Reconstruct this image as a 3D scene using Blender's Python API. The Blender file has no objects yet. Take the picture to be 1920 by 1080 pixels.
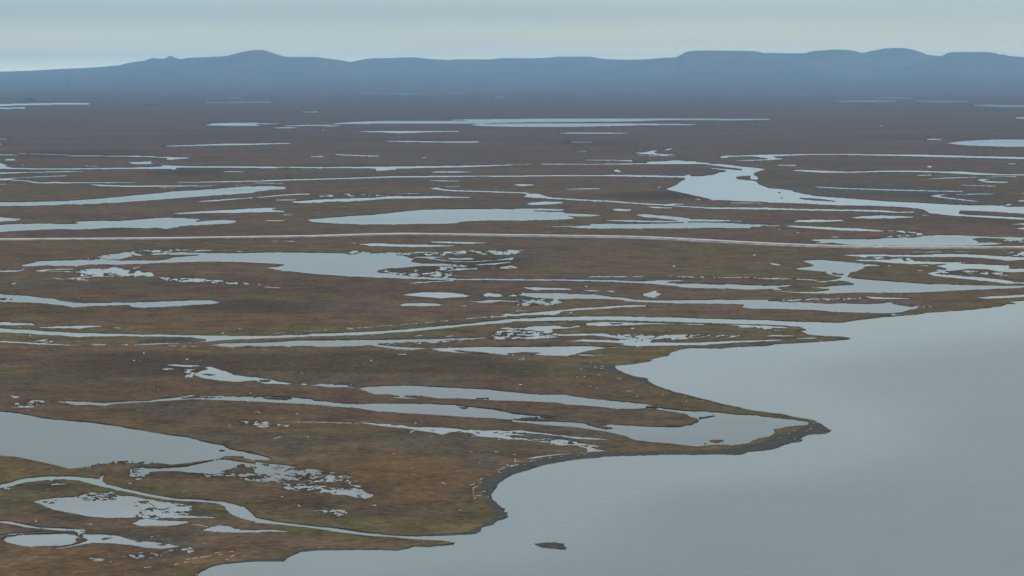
import bpy, math, random
import numpy as np
from mathutils import Vector
from mathutils.geometry import delaunay_2d_cdt

random.seed(7)
S = bpy.context.scene
R = math.radians

# ------------------------------------------------------------------ camera
H = 200.0                      # metres above the lagoon
FPX = 4700.0                   # focal length in pixels of a 1920 wide picture
HORIZON = 137.0                # row of the true horizon
PITCH = math.atan((540.0 - HORIZON) / FPX)
cam_data = bpy.data.cameras.new('camera')
cam_data.sensor_width = 36.0
cam_data.lens = 36.0 * FPX / 1920.0
cam_data.clip_start = 1.0
cam_data.clip_end = 400000.0
cam = bpy.data.objects.new('camera', cam_data)
S.collection.objects.link(cam)
cam.location = (0, 0, H)
cam.rotation_euler = (math.pi / 2 - PITCH, 0, 0)
S.camera = cam

# ------------------------------------------------------------------ sky, sun, exposure
SUN_EL, SUN_AZ = R(38), R(35)          # azimuth measured from +Y towards +X
world = bpy.data.worlds.new('World')
S.world = world
world.use_nodes = True
wt = world.node_tree
wt.nodes.clear()
W = wt.nodes.new
def L(a, b): wt.links.new(a, b)
sky = W('ShaderNodeTexSky'); sky.sky_type = 'NISHITA'; sky.sun_disc = False
sky.sun_elevation = SUN_EL; sky.sun_rotation = SUN_AZ
sky.altitude = 200; sky.air_density = 1.0; sky.dust_density = 1.5
tc = W('ShaderNodeTexCoord')
sep = W('ShaderNodeSeparateXYZ'); L(tc.outputs['Generated'], sep.inputs[0])
ramp = W('ShaderNodeValToRGB')          # brightness of an overcast deck against sine of elevation
ramp.color_ramp.interpolation = 'LINEAR'
els = ramp.color_ramp.elements
SKYRAMP = [(0.0, (1.15, 1.12, .70)), (0.0096, (.535, .55, .415)), (0.0228, (.30, .365, .345)), (0.034, (.31, .375, .365)), (0.14, (.355, .395, .385)), (1.0, (.92, .93, .92))]
els[0].position, els[0].color = SKYRAMP[0][0], SKYRAMP[0][1] + (1,)
els[1].position, els[1].color = SKYRAMP[-1][0], SKYRAMP[-1][1] + (1,)
for p, c in SKYRAMP[1:-1]:
    e = els.new(p); e.color = c + (1,)
L(sep.outputs['Z'], ramp.inputs['Fac'])
mp = W('ShaderNodeMapping'); mp.inputs['Scale'].default_value = (5.0, 5.0, 110.0)
L(tc.outputs['Generated'], mp.inputs['Vector'])
ns = W('ShaderNodeTexNoise'); ns.inputs['Scale'].default_value = 1.0; ns.inputs['Detail'].default_value = 5.0
ns.inputs['Roughness'].default_value = 0.55
L(mp.outputs[0], ns.inputs['Vector'])
mr = W('ShaderNodeMapRange'); mr.inputs['From Min'].default_value = 0.3; mr.inputs['From Max'].default_value = 0.7
mr.inputs['To Min'].default_value = 0.935; mr.inputs['To Max'].default_value = 1.065
L(ns.outputs['Fac'], mr.inputs['Value'])
mp2 = W('ShaderNodeMapping'); mp2.inputs['Scale'].default_value = (2.2, 2.2, 60.0); mp2.inputs['Location'].default_value = (3.1, .4, 2.0)
L(tc.outputs['Generated'], mp2.inputs['Vector'])
ns2 = W('ShaderNodeTexNoise'); ns2.inputs['Scale'].default_value = 1.0; ns2.inputs['Detail'].default_value = 3.0
L(mp2.outputs[0], ns2.inputs['Vector'])
tint = W('ShaderNodeValToRGB')
tint.color_ramp.elements[0].position = .36; tint.color_ramp.elements[0].color = (.95, 1.0, 1.05, 1)
tint.color_ramp.elements[1].position = .66; tint.color_ramp.elements[1].color = (1.03, 1.0, .98, 1)
L(ns2.outputs['Fac'], tint.inputs['Fac'])
m1 = W('ShaderNodeVectorMath'); m1.operation = 'MULTIPLY'; L(ramp.outputs['Color'], m1.inputs[0]); L(tint.outputs['Color'], m1.inputs[1])
m2 = W('ShaderNodeVectorMath'); m2.operation = 'SCALE'; L(m1.outputs[0], m2.inputs[0]); L(mr.outputs[0], m2.inputs['Scale'])
m3 = W('ShaderNodeVectorMath'); m3.operation = 'SCALE'; m3.inputs['Scale'].default_value = 16.0; L(m2.outputs[0], m3.inputs[0])
mix = W('ShaderNodeMix'); mix.data_type = 'RGBA'; mix.inputs['Factor'].default_value = 0.9   # cloud cover over the clear sky
L(sky.outputs['Color'], mix.inputs['A']); L(m3.outputs[0], mix.inputs['B'])
bg = W('ShaderNodeBackground'); bg.inputs['Strength'].default_value = 0.1
L(mix.outputs['Result'], bg.inputs['Color'])
wo = W('ShaderNodeOutputWorld'); L(bg.outputs[0], wo.inputs['Surface'])

sun_d = bpy.data.lights.new('sun', 'SUN')
sun_d.energy = 0.6; sun_d.angle = R(18); sun_d.color = (1.0, .95, .88)
sun = bpy.data.objects.new('sun', sun_d); S.collection.objects.link(sun)
sun_dir = Vector((math.sin(SUN_AZ) * math.cos(SUN_EL), math.cos(SUN_AZ) * math.cos(SUN_EL), math.sin(SUN_EL)))
sun.rotation_euler = sun_dir.to_track_quat('Z', 'Y').to_euler()
sun.location = (0, 0, 900)

S.view_settings.view_transform = 'Standard'
S.view_settings.look = 'None'
S.view_settings.exposure = 0.0
S.view_settings.gamma = 1.0
S.view_settings.use_curve_mapping = False
S.render.engine = 'CYCLES'
S.cycles.use_denoising = True
S.cycles.volume_bounces = 1
S.cycles.max_bounces = 6

WATER = '''
w A -260,546 0,543 120,538 400,535 600,533 668,536 668,541 400,543 120,549 0,556 -260,560
w A -260,568 0,569 100,567 188,567 188,571 100,573 0,577 -260,580
w A -100,799 52,800 52,804 -100,805
w A -100,838 12,840 8,845 -100,846
w A 1535,529 1700,526 1920,523 B 110,523 110,528 0,528 A 1700,531 1560,531
w A 1695,492 1816,491 1816,496 1700,496
w A 1540,699 1600,685 1700,681 1850,679 B 40,677 20,681 0,684 100,685 190,687 110,692 0,693 40,700 0,704 A 1800,704 1700,704 1580,701
w A 1240,853 1400,848 1550,842 1700,837 1920,835 B 0,835 150,833 255,832 255,838 150,841 0,846 A 1800,850 1600,852 1400,856 1260,858
w A -100,916 60,918 130,920 130,924 -100,923
w A 32,957 60,951 110,952 115,958 100,964 40,963
w A 155,995 190,994 188,999 160,999
w A 520,926 700,926 900,929 1090,929 1150,930 1180,936 1250,936 1320,938 1420,942 1420,947 1340,953 1280,960 1240,957 1260,948 1200,943 1090,937 900,934 700,932 530,932
w A 140,910 350,914 520,923 520,927 350,918 140,913
w B 765,456 900,455 1000,452 1150,454 1270,453 1270,459 1180,460 1000,461 770,461
w B 1000,465 1180,463 1180,469 1090,469
w B 770,483 785,483 785,488 772,488
w B 1435,458 1570,456 1575,460 1440,463
w B 1780,487 1868,486 1868,491 1785,491
w B 345,599 460,596 468,601 380,603
w B 575,687 640,679 750,673 850,668 950,666 1200,666 1430,666 1600,668 1560,665 1465,663 1465,659 1600,656 1920,654 C 150,651 600,649 960,650 1400,650 1900,653 D 15,656 15,661 C 1900,660 1740,662 1700,664 1400,662 1180,662 1100,664 1000,668 900,672 700,674 400,676 200,678 0,680 B 1700,687 1400,688 1000,688 700,690 600,690
w B 1605,697 1640,691 1700,688 1920,686 C 150,684 600,685 900,685 1100,687 1376,690 1376,696 1300,698 1100,699 950,700 880,704 700,708 500,711 0,712 B 1720,708 1640,702
w B 195,702 380,697 640,696 640,700 560,703 380,705 220,706
w B 130,717 200,714 310,715 270,722 200,723 140,720
w B 510,709 610,709 590,713 520,713
w B 483,735 512,735 510,739 485,739
w B 765,746 900,743 1200,742 1520,742 1520,747 1400,749 1280,752 1200,757 1080,760 1000,758 950,753 780,750
w B 950,815 1200,817 1400,820 1675,821 1670,828 1600,831 1400,829 1150,826 1000,821
w B 405,933 500,930 500,937 410,938
w B 578,915 700,920 925,929 925,935 800,932 620,924
w B 1240,940 1280,938 1270,944 1242,944
w C 435,436 530,433 740,433 750,437 600,441 480,440
w C 1040,444 1090,436 1350,433 1600,431 1600,437 1400,441 1100,447
w C 1700,447 1860,444 1865,449 1705,452
w D 235,470 310,470 310,475 240,475
w D 768,439 825,439 825,444 770,444
w D 800,492 900,489 1090,492 1090,499 900,499 820,497
w D 495,519 600,515 900,515 975,518 940,523 700,524 540,523
w D 1105,517 1200,515 1500,519 1510,524 1300,526 1160,522
w D 1535,547 1650,544 1920,549 2500,553 2500,566 1920,562 1700,561 1580,554
w D 1855,643 1920,640 2100,640 2100,650 1920,649 1880,648
w D 838,705 865,705 862,709 840,709
w C 330,757 500,753 700,754 880,757 800,763 600,763 400,761
w D 1185,804 1220,800 1300,802 1300,808 1200,809
w D 1325,834 1390,826 1440,818 1560,810 1700,804 1920,803 2300,806 2600,830 2300,858 1920,862 1800,862 1600,856 1500,853 1400,843 1370,838
w D 1525,800 1545,798 1545,803 1528,803
w D 1685,793 1697,793 1696,797 1686,797
w D 1770,790 1795,789 1794,793 1772,793
w C 435,825 600,824 600,829 450,829
w C 480,894 560,892 560,896 490,897
w E -260,140 0,141 30,150 75,150 40,158 50,170 100,176 250,181 500,182 700,178 850,177 1000,175 1120,171 1230,166 1190,158 1130,152 1070,152 1020,152 985,146 960,135 1060,133 1145,127 1130,140 1150,150 1200,156 1300,160 1500,166 1920,167 F 200,170 500,172 700,170 1000,167 1300,164 1500,162 1700,158 1920,154 G 160,149 165,152 0,157 F 1920,160 1700,170 1550,176 1300,180 1060,186 1050,193 1000,197 905,203 900,190 850,184 600,182 400,182 200,178 130,183 60,182 0,180 E 1600,178 1400,177 1320,180 1320,190 1290,193 1280,188 1160,188 1000,188 800,187 600,191 300,192 100,190 0,188 -260,188
w E -260,213 0,211 200,208 500,202 635,204 620,209 450,213 200,217 100,222 0,224 -260,228
w E -260,260 0,258 60,256 150,250 300,242 480,236 540,236 480,241 300,248 150,254 70,264 150,270 210,273 240,281 300,288 400,284 600,287 800,287 1000,287 1030,291 800,294 650,294 400,296 290,297 250,292 210,282 100,275 0,272 -260,272
w E -100,300 50,300 40,304 -100,308
w E 640,304 740,301 800,306 900,309 1200,310 1450,310 1590,310 1590,316 1400,319 1100,323 900,321 750,317 700,310
w E 1170,329 1310,325 1310,330 1200,332
w E -260,438 0,435 200,433 480,427 700,411 850,399 1000,383 1200,366 1300,354 1500,343 1700,327 1830,317 1920,315 F 100,313 220,320 225,332 200,340 100,345 50,355 0,360 E 1900,368 1700,383 1500,395 1300,411 1100,426 900,441 700,451 500,456 400,462 0,466 -260,468
w E 1330,285 1500,283 1700,278 1920,273 F 200,265 400,260 700,253 900,245 1000,241 1300,237 1500,235 1920,236 G 0,236 300,233 700,231 900,231 1100,235 1200,238 1300,239 1300,254 1200,252 1050,248 700,242 300,242 0,247 F 1700,244 1400,250 1200,252 1000,253 800,259 600,265 300,273 100,281 0,283 E 1700,287 1340,291
w E 1880,290 F 0,287 205,293 205,299 100,299 0,295
w E 1480,430 1600,419 1750,409 1895,399 1895,405 1800,413 1650,426 1490,434
w E 1745,308 1830,304 1830,309 1750,312
w E 610,160 730,163 730,168 640,165
w E 1670,206 1750,204 1830,206 1825,211 1690,211
w E 1295,518 1450,508 1600,498 1800,487 1920,480 F 150,477 160,484 110,490 150,496 215,502 210,509 100,511 0,513 E 1800,517 1600,518 1400,522 1310,522
w F 205,528 275,530 265,535 205,534
w F 75,573 210,572 210,578 80,577
w E -260,548 0,550 60,552 165,564 150,570 100,578 0,582 -260,584
w E -260,612 0,604 150,597 300,594 420,598 550,597 590,592 540,586 600,578 760,575 900,574 1000,568 1150,555 1250,550 1350,553 1500,561 1505,568 1460,574 1480,582 1560,574 1650,568 1780,574 1765,588 1720,598 1600,603 1450,612 1350,616 1340,624 1270,632 1250,637 1170,628 1130,634 1000,632 900,628 800,632 600,642 450,640 300,645 100,653 0,663 -260,672
w E 160,910 230,892 290,878 400,871 600,868 800,868 950,872 1200,872 1270,860 1300,850 1400,840 1500,832 1350,832 1200,830 1100,828 1200,815 1350,812 1600,818 1920,813 F 300,812 500,815 650,818 680,830 750,828 1000,830 1100,835 1150,850 1190,856 1155,884 1230,892 1300,896 1400,895 1500,905 1450,912 1300,915 1150,925 1000,932 930,945 915,958 960,966 1050,975 1150,990 1250,1000 1400,1008 1600,1008 1920,1010 G 400,1015 700,1019 950,1030 1100,1020 1310,1024 1300,1030 1150,1036 1250,1048 1350,1045 1500,1050 1920,1060 H 200,1058 0,1090 G 1800,1095 1600,1086 1380,1082 1270,1076 1240,1068 950,1044 700,1034 400,1026 F 1920,1024 1600,1021 1300,1019 1000,1006 700,994 400,973 200,952 80,933 100,926 180,918 215,908 150,900 0,894 E 1800,886 1500,884 1300,890 1100,900 900,906 750,904 600,912 560,925 540,932 570,916 400,915 350,910 260,918 170,918
w E -260,952 0,950 140,948 190,938 150,955 50,962 -260,962
w E 160,935 190,934 170,942
w E 240,955 340,938 500,936 560,930 545,942 420,946 330,950 520,953 560,960 700,950 800,945 780,938 900,936 960,945 1050,917 1040,928 980,945 950,960 960,975 1000,970 1030,960 1100,962 1150,980 1080,990 1000,985 930,993 880,980 850,965 800,968 760,985 770,992 700,1002 600,1011 480,1013 470,1009 560,1003 680,995 720,983 650,972 560,965 450,957 350,959
s.62 E 640,862 800,832 970,803 1300,792 1290,808 1150,824 1000,842 860,868 740,870
s.5 E 1190,1000 1300,1003 1500,1010 1850,1043 1850,1054 1600,1047 1300,1031 1180,1010
s.4 E 600,940 800,930 900,925 1050,950 1150,960 1170,990 960,1000 750,1000 600,990
s.35 E 380,1003 700,1018 700,1025 380,1015
w E 1690,808 1780,800 1860,803 1800,808
w E 1400,808 1500,797 1590,797 1480,806
s.4 E 1000,798 1300,790 1600,795 1600,800 1300,800
w E 80,1048 110,1041 122,1046 90,1052
w F 40,1072 80,1070 180,1080 170,1084
s.5 F 590,798 750,798 900,813 1100,812 1400,803 1920,793 G 120,798 0,832 F 1700,827 1400,837 1100,832 700,830
w F 1140,848 1200,845 1300,842 1420,845 1425,850 1330,856 1400,867 1450,874 1600,879 1800,871 1890,856 1920,850 G 15,857 0,868 F 1850,872 1650,884 1500,884 1380,874 1280,858
w F 1440,856 1600,855 1645,862 1600,868 1450,868
w F 1640,903 1750,896 1900,885 1920,888 1800,903 1650,911
w F 1450,940 1550,933 1650,930 1660,936 1480,949
s.4 F 1690,930 1920,912 G 60,925 0,935 F 1720,938
s.25 F 930,945 1200,935 1500,905 1610,910 1500,945 1500,990 1600,997 1400,1010 1200,997 1000,967
w F 1010,963 1090,964 1100,973 1020,973
w F 1140,1047 1200,1036 1300,1028 1500,1018 1480,1027 1350,1037 1220,1046 1150,1050
w F 1290,211 1350,205 1500,203 1625,207 1600,212 1480,217 1340,214
w F 1255,272 1380,271 1530,276 1520,281 1380,279
w F 1295,333 1360,326 1400,338 1500,345 1700,351 1920,359 G 0,359 100,362 140,371 200,372 240,383 260,391 300,399 400,407 600,417 800,427 900,439 1050,446 1150,451 1200,445 1305,450 1300,454 1200,458 1300,464 1500,474 1700,474 1920,477 H 200,486 500,489 700,491 850,496 950,505 1110,506 1100,513 950,517 850,511 650,505 400,501 200,497 0,493 G 1700,489 1500,487 1350,476 1150,463 1000,456 850,445 700,433 500,425 400,419 300,413 200,408 100,398 85,392 110,382 100,375 50,369 0,368 F 1700,361 1500,356 1380,348
w F 1385,326 1440,318 1530,314 1530,318 1440,323
w F 0,398 100,389 200,379 330,371 405,373 400,379 250,383 150,393 20,403
w F 145,420 220,414 300,417 290,425 160,424
w F 255,436 290,428 400,422 500,414 700,407 850,402 960,396 980,390 1150,387 1400,389 1600,398 1605,404 1450,405 1200,409 1000,411 800,426 700,433 520,435 480,442 340,445 290,441
w F 1050,370 1220,368 1220,374 1060,374
s.3 F 480,388 530,384 700,372 1000,385 1000,392 700,392 480,396
w F 378,570 420,562 550,551 700,539 900,529 1000,517 1100,505 1250,493 1400,488 1600,486 1920,486 G 100,481 250,482 388,491 385,500 340,503 220,498 145,498 250,504 390,508 400,515 440,519 600,526 675,536 600,543 500,544 420,540 480,551 450,562 380,568 150,575 0,576 F 1700,576 1600,580 1530,586 1500,598 1400,600 1200,602 1000,605 850,605 700,601 600,598 500,591 420,585 400,577
w F 770,750 860,745 950,744 1050,751 1300,755 1500,760 1480,766 1300,772 1200,774 1000,769 850,765
w F 1300,738 1320,730 1440,730 1600,735 1750,740 1700,745 1580,749 1450,746
w F 205,729 290,728 270,734
w F 690,742 750,741 750,746
w F 85,727 160,727 160,731
w G 10,306 50,299 175,304 160,310 70,317 40,313
w G 370,338 500,333 655,332 650,338 500,341
w G 755,194 800,192 820,208 810,214 770,206
w G 105,450 150,437 250,431 380,431 385,443 340,450 250,456 150,459
w G 990,469 1100,469 1200,475 1205,483 1100,483
w G 750,490 800,485 890,491 890,500 830,504 770,499
w G 930,528 1000,524 1060,531 1150,536 1250,544 1310,552 1340,562 1500,566 1640,571 1640,580 1500,583 1400,583 1350,581 1310,585 1600,591 1700,594 1800,602 1920,604 1910,611 1880,613 1850,619 1800,623 1780,631 1690,633 1500,629 1350,633 1100,635 800,635 600,634 500,631 440,623 400,622 260,625 260,621 300,619 400,616 480,613 600,608 580,599 700,597 850,599 1000,598 1200,592 1310,588 1100,590 950,586 700,575 720,568 850,567 1000,571 1200,574 1250,574 1150,563 1000,552 960,542
w G 1645,576 1725,576 1725,581 1650,581
w G 600,430 650,428 650,433
w G 1080,322 1120,318 1120,325 1100,327
w G 1620,440 1720,435 1890,440 1890,447 1740,447 1640,444
s.35 G 1340,400 1400,405 1550,418 1550,424 1400,422 1340,414
w G 540,117 700,118 900,121 910,132 980,135 1050,130 1160,128 1200,121 1320,125 1280,128 1380,128 1380,135 1480,140 1490,147 1560,149 1650,159 1720,167 1850,179 1905,190 1870,200 1820,215 1810,228 1840,245 1848,265 1830,272 1790,262 1785,240 1720,243 1680,250 1690,262 1750,270 1830,275 1850,300 1900,317 1920,324 H 0,329 100,336 180,345 190,355 260,370 350,387 500,399 700,414 900,429 1100,437 1300,449 1500,457 1780,459 1770,465 1790,455 1800,446 1845,452 1840,458 1760,466 1920,469 2500,480 2500,545 1920,525 1700,509 1500,501 1440,500 1430,520 1500,530 1700,540 1920,555 2500,575 2500,592 1920,571 1600,551 1400,541 1280,526 1200,519 1180,501 1160,491 1100,483 1000,473 800,465 500,461 200,446 0,441 G 1920,436 1700,431 1550,421 1400,396 1300,371 1200,351 1150,336 1200,319 1240,299 1260,284 1300,264 1290,240 1330,228 1340,239 1420,240 1500,230 1560,210 1610,205 1590,198 1480,182 1500,180 1600,186 1720,196 1725,190 1680,182 1600,175 1520,162 1450,152 1300,151 1200,153 900,153 700,155 400,153 250,155 200,151 250,147 500,149 750,146 1000,142 1030,140 900,133 800,127 560,122
l H 230,406 300,408 400,415 520,430 450,428 350,422 260,412
l H 80,362 95,362 95,366 80,366
l H 97,403 108,403 108,407 97,407
w H 1290,497 1310,495 1305,502
w G 910,65 950,64 1000,60 1050,49 1100,47 1070,60 1080,70 1150,77 1200,75 1220,80 1150,85 1000,78 960,74
w G 945,86 1100,84 1240,86 1230,91 1100,91 950,90
w G 1145,45 1170,36 1200,33 1190,40 1160,49
w G 1555,97 1600,87 1760,84 1850,79 1920,77 H 300,74 500,73 800,76 1200,79 1600,91 1920,96 2500,106 2500,126 1920,115 1700,108 1400,101 1000,91 600,83 350,81 200,87 100,92 40,94 60,103 115,106 100,115 20,121 G 1850,124 1780,126 1690,127 1690,122 1800,117 1920,112 1850,100 1780,93 1620,97 1620,104 1570,104
w H 62,157 200,156 215,160 200,164 80,161
w H 1195,161 1215,165 1225,160 1229,173 1210,178 1198,174
w H 1800,146 1860,146 1865,152 1805,153
w H 1880,151 1920,153 1920,156
w H 175,199 220,193 300,195 400,199 600,206 750,203 900,198 1150,199 1300,204 1450,205 1600,216 1800,227 1920,227 2500,227 2500,237 1920,237 1750,237 1550,231 1400,223 1250,215 1050,210 850,210 750,213 600,217 400,215 280,208
w H 1115,234 1225,228 1225,235 1120,239
w H 1210,259 1350,251 1580,243 1580,250 1400,257 1220,262
w H 1625,245 1700,242 1870,240 1860,247 1640,250
w H 1565,268 1600,263 1690,262 1640,270 1620,276 1700,279 1805,283 1790,290 1650,289 1600,281
w H 330,320 400,321 600,331 800,337 1000,342 1200,348 1460,352 1455,358 1250,356 900,348 600,338 400,328
w H 1220,388 1280,380 1350,377 1300,388 1290,395 1400,406 1500,418 1600,433 1560,433 1450,421 1300,404 1240,396
w H 1380,378 1500,373 1690,371 1690,377 1450,381
w H 1450,306 1710,314 1710,319 1450,310
w H 1895,372 1920,372 2200,378 2200,384 1920,378
w H 1865,425 1920,419 2200,425 2200,436 1920,431 1880,430
w H 185,582 230,572 350,566 560,569 570,577 450,584 300,588
w H 620,551 700,541 850,533 1000,540 1095,546 1080,551 950,557 750,561 660,559
w H 1155,532 1210,532 1210,537 1160,537
w H 120,614 200,612 300,616 500,625 700,634 870,648 860,657 750,655 550,649 350,636 200,626
s.45 H 850,645 1000,650 1100,660 1210,680 1200,692 1050,692 870,702 950,685 1100,680 1000,662
w H 0,609 100,611 100,617 0,617 G 1900,613
w H 470,696 545,696 530,703 480,703
w H 1810,600 1920,596 2200,600 2200,606 1920,606
w H 1865,632 1920,626 2200,628 2200,642 1920,642 1885,638
w H 80,638 100,637 98,643 82,643
w H 215,661 235,660 233,667 218,667
w H 310,718 400,711 600,713 800,711 880,707 1000,702 1080,703 1150,697 1200,687 1280,682 1400,681 1550,689 1700,697 1920,699 2200,702 2200,714 1920,715 1700,709 1600,706 1530,711 1560,723 1580,739 1650,738 1770,747 1720,753 1600,761 1560,764 1400,766 1100,767 900,766 700,763 560,753 480,741 420,746 330,743 400,734 350,727
s.5 H 1690,716 1800,708 1920,712 1920,735 1800,730
s.5 H 1770,825 1800,812 1920,810 1920,838 1800,835
w H 1080,811 1290,805 1290,812 1100,815
w H 1400,805 1510,809 1510,813 1400,810
w H 1730,795 1780,793 1780,798
w H 545,833 650,829 900,829 1100,834 1250,824 1400,824 1550,829 1700,839 1920,847 2300,850 2300,872 1920,869 1800,877 1720,865 1600,856 1450,849 1200,849 1000,847 800,841 680,846 600,838
s.3 H 640,842 1000,850 1300,870 1100,880 900,868 700,860
w H 635,865 750,871 900,869 1100,875 1300,885 1500,887 1540,892 1400,899 1280,901 1100,903 950,894 800,883 700,879
w H 1245,915 1350,899 1500,897 1700,904 1830,910 1800,920 1810,932 1920,935 2300,940 2300,962 1920,963 1780,961 1700,951 1650,941 1500,939 1400,949 1340,949 1320,928
w H 1195,972 1240,959 1330,947 1340,953 1260,970 1300,979 1400,984 1600,999 1750,1014 1850,1034 1920,1037 2300,1040 2300,1052 1920,1050 1850,1046 1800,1053 1700,1037 1500,1016 1350,1001 1250,991
s.3 H 1280,940 1400,945 1800,965 1800,990 1500,985 1250,965
w H 200,935 300,921 340,914 330,905 270,885 270,874 400,867 560,879 650,889 780,902 870,911 800,916 730,920 700,940 660,955 610,962 610,980 595,994 630,1003 800,1019 1000,1034 1200,1049 1500,1057 1700,1059 1920,1061 2300,1062 2300,1082 1920,1080 1700,1090 1550,1095 1350,1105 1200,1112 1130,1116 900,1118 620,1115 500,1122 350,1122 220,1118 50,1106 50,1101 200,1108 350,1104 440,1095 460,1090 330,1079 330,1074 430,1070 500,1060 620,1055 640,1049 600,1038 480,1038 370,1037 360,1030 450,1024 560,1004 550,997 500,991 430,971 450,960 380,956 250,945
l H 470,968 500,964 520,972 570,975 560,982 500,980
l H 722,898 732,898 732,904 722,904
l L 440,33 560,30 620,38 560,41 460,37
w G 1700,1065 1860,1065 1920,1068 H 60,1075 110,1090 130,1096 50,1096 0,1080 G 1850,1075
w G 1500,1052 1700,1050 1700,1056
w H -80,1004 0,1008 250,1012 370,1017 360,1024 200,1016 0,1014 G 1840,1008
w H 0,893 60,896 100,908 100,913 30,905
w H 1120,945 1150,941 1170,944 1130,951
w H 1145,911 1205,910 1205,915 1150,916
w H 895,912 920,910 918,917 900,917
w G 560,993 700,993 860,991 870,998 720,1001 600,998
w G 910,993 980,992 980,997 915,998
s.5 G 1180,990 1400,996 1920,1002 H 100,1006 100,1012 0,1008 G 1400,1002 1180,997
w L 1560,152 1650,144 1920,129 2200,120 2200,148 1920,150 1750,158 1620,159
w L 970,120 1050,121 1050,127 980,126
w K 1720,222 1740,207 1650,202 1200,195 950,188 860,182 800,170 700,165 500,162 350,165 230,160 100,145 30,132 100,121 200,119 400,123 620,127 750,144 870,155 920,165 1050,171 1300,169 1600,166 1920,166 L 0,176 100,181 300,189 480,199 560,194 700,199 860,194 1000,208 1080,218 1140,228 1090,240 1000,262 950,270 800,270 650,266 480,259 400,251 200,244 0,238 K 1800,237 1740,229
s.5 K 30,110 100,118 300,116 500,125 700,140 870,155 900,162 750,150 620,132 400,128 100,128
s.5 L 0,172 300,163 500,158 700,153 690,164 500,172 320,177 100,178
w L 730,141 790,147 850,149 1000,154 1070,156 1060,163 950,163 800,163 760,155
s.55 L 820,195 900,188 1150,213 1250,220 1130,232 1050,205
s.45 L 755,283 1050,273 1110,278 1000,287
w J 1050,132 1070,134 1090,137 1060,137
w J 1095,132 1150,121 1250,111 1350,109 1480,115 1560,126 1605,135 1570,148 1450,155 1400,159 1280,151 1180,142
w J 1070,204 1120,193 1250,190 1350,196 1407,207 1370,214 1250,218 1120,215
w J 1703,132 1720,122 1750,116 1820,124 1860,140 1830,148 1720,146
w J 1870,140 1920,128 K 60,140 0,146
w J 1570,172 1650,179 1750,167 1840,169 1920,175 K 60,180 0,184 J 1830,181 1760,193 1680,191 1620,183
s.4 J 1530,211 1620,211 1620,217 1540,217
w K 85,75 150,74 300,77 440,87 430,95 250,94 160,96 120,88
w K 500,95 600,96 680,102 600,105
w K 700,102 740,101 780,111 760,113
w K 980,122 1050,108 1080,98 1085,112 1122,122 1090,140 1070,153 1020,150 980,140
w K 545,66 570,64 572,71 555,72
s.58 K 0,178 100,165 350,165 370,185 280,217 180,217 30,212 80,195
w K -40,284 0,276 100,267 300,251 400,242 500,231 700,217 870,207 1000,211 1005,219 800,227 600,243 500,247 380,256 350,276 300,286 200,281 0,291 -60,290
s.55 J 130,417 350,403 600,386 900,368 1200,343 1500,318 1840,283 1900,270 K 60,290 0,296 J 1700,304 1450,326 1200,348 1000,362 700,390 400,404 130,422
w K 1045,209 1150,209 1150,213 1050,213
w K 430,262 450,258 460,264 435,274
w K 20,250 120,243 120,249 30,255
g I -260,370 0,380 200,392 400,405 600,415 1000,425 1400,432 1920,437 J 200,433 500,419 900,404 1100,389 1400,364 1650,341 1800,324 1920,311 K 250,297 500,293 800,291 1200,299 1500,309 1920,321 L 200,329 400,335 540,339 700,315 900,295 1100,280 1200,265 1500,245 1750,218 1790,200 1870,196 1800,184 1920,172 2300,150 2960,120 3600,3400 -1100,3400 Z 340,1300 345,1120 355,1100 368,1080 375,1072 395,1063 405,1060 420,1057 N 0,1050 210,1051 240,1020 350,976 480,966 700,966 1050,966 1130,956 1200,936 1300,943 1400,931 1500,918 1400,902 1200,890 1000,871 850,863 600,831 300,791 100,769 0,763 M 1920,760 1800,730 1720,690 1700,660 1680,640 1600,615 1450,603 1250,590 1050,555 850,510 700,475 600,450 480,440 350,445 200,460 100,485 0,500 -260,560 -260,505 0,475 100,447 200,424 350,411 500,409 700,424 745,431 770,404 778,430 770,445 800,470 900,495 1100,540 1300,575 1500,585 1700,605 1830,640 1870,670 1920,720 N 150,750 400,780 600,800 800,830 1000,852 1200,862 1400,858 1640,846 1690,820 1690,795 1780,776 1800,750 1850,736 1895,718 1880,705 1890,690 1865,678 1870,660 1850,650 1810,620 1765,580 1770,540 1800,500 1810,475 1860,440 1920,398 O 80,375 200,340 350,305 500,285 700,265 900,258 1200,250 1580,248 1720,253 1750,240 1780,230 1920,214 P 40,208 100,185 180,160 240,152 255,140 258,120 300,105 340,97 400,95 460,85 472,70 440,50 380,12 330,-8 L 240,1058 120,1030 0,1017 K 1800,999 1600,954 1400,904 1200,854 1100,819 1015,775 1030,760 930,745 850,720 790,690 780,662 900,651 1045,630 1050,610 1170,586 1190,565 1250,542 1350,530 1530,535 1700,521 1920,511 L 50,500 200,493 400,481 600,466 622,458 600,452 500,444 400,440 290,430 262,410 205,402 285,395 240,372 0,357 K 1500,345 1000,328 700,322 400,325 200,330 0,335 J 1920,340 1600,365 1200,405 1000,420 700,440 400,447 200,455 0,462 I 1800,465 1640,475 1560,485 1450,490 1300,497 1180,503 1010,508 980,505 1080,498 1350,492 1480,486 1545,475 1540,462 1480,460 1440,450 1300,448 1150,445 950,443 850,443 800,447 700,446 600,450 530,445 450,437 350,435 200,422 0,413 -260,405
l O 175,920 200,917 250,911 320,908 380,915 395,930 388,936 402,945 400,957 380,960 280,955 200,938
g I -260,465 0,475 200,485 400,498 600,507 620,511 400,508 200,500 0,487 -260,478
w I 680,505 790,503 790,511 690,510
w I 860,505 960,502 960,510
w I -260,330 0,335 60,331 100,339 240,344 270,362 200,358 100,362 0,361 -260,361
w I 275,375 420,365 560,361 640,359 780,364 740,372 650,379 600,386 450,383 300,381
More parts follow.
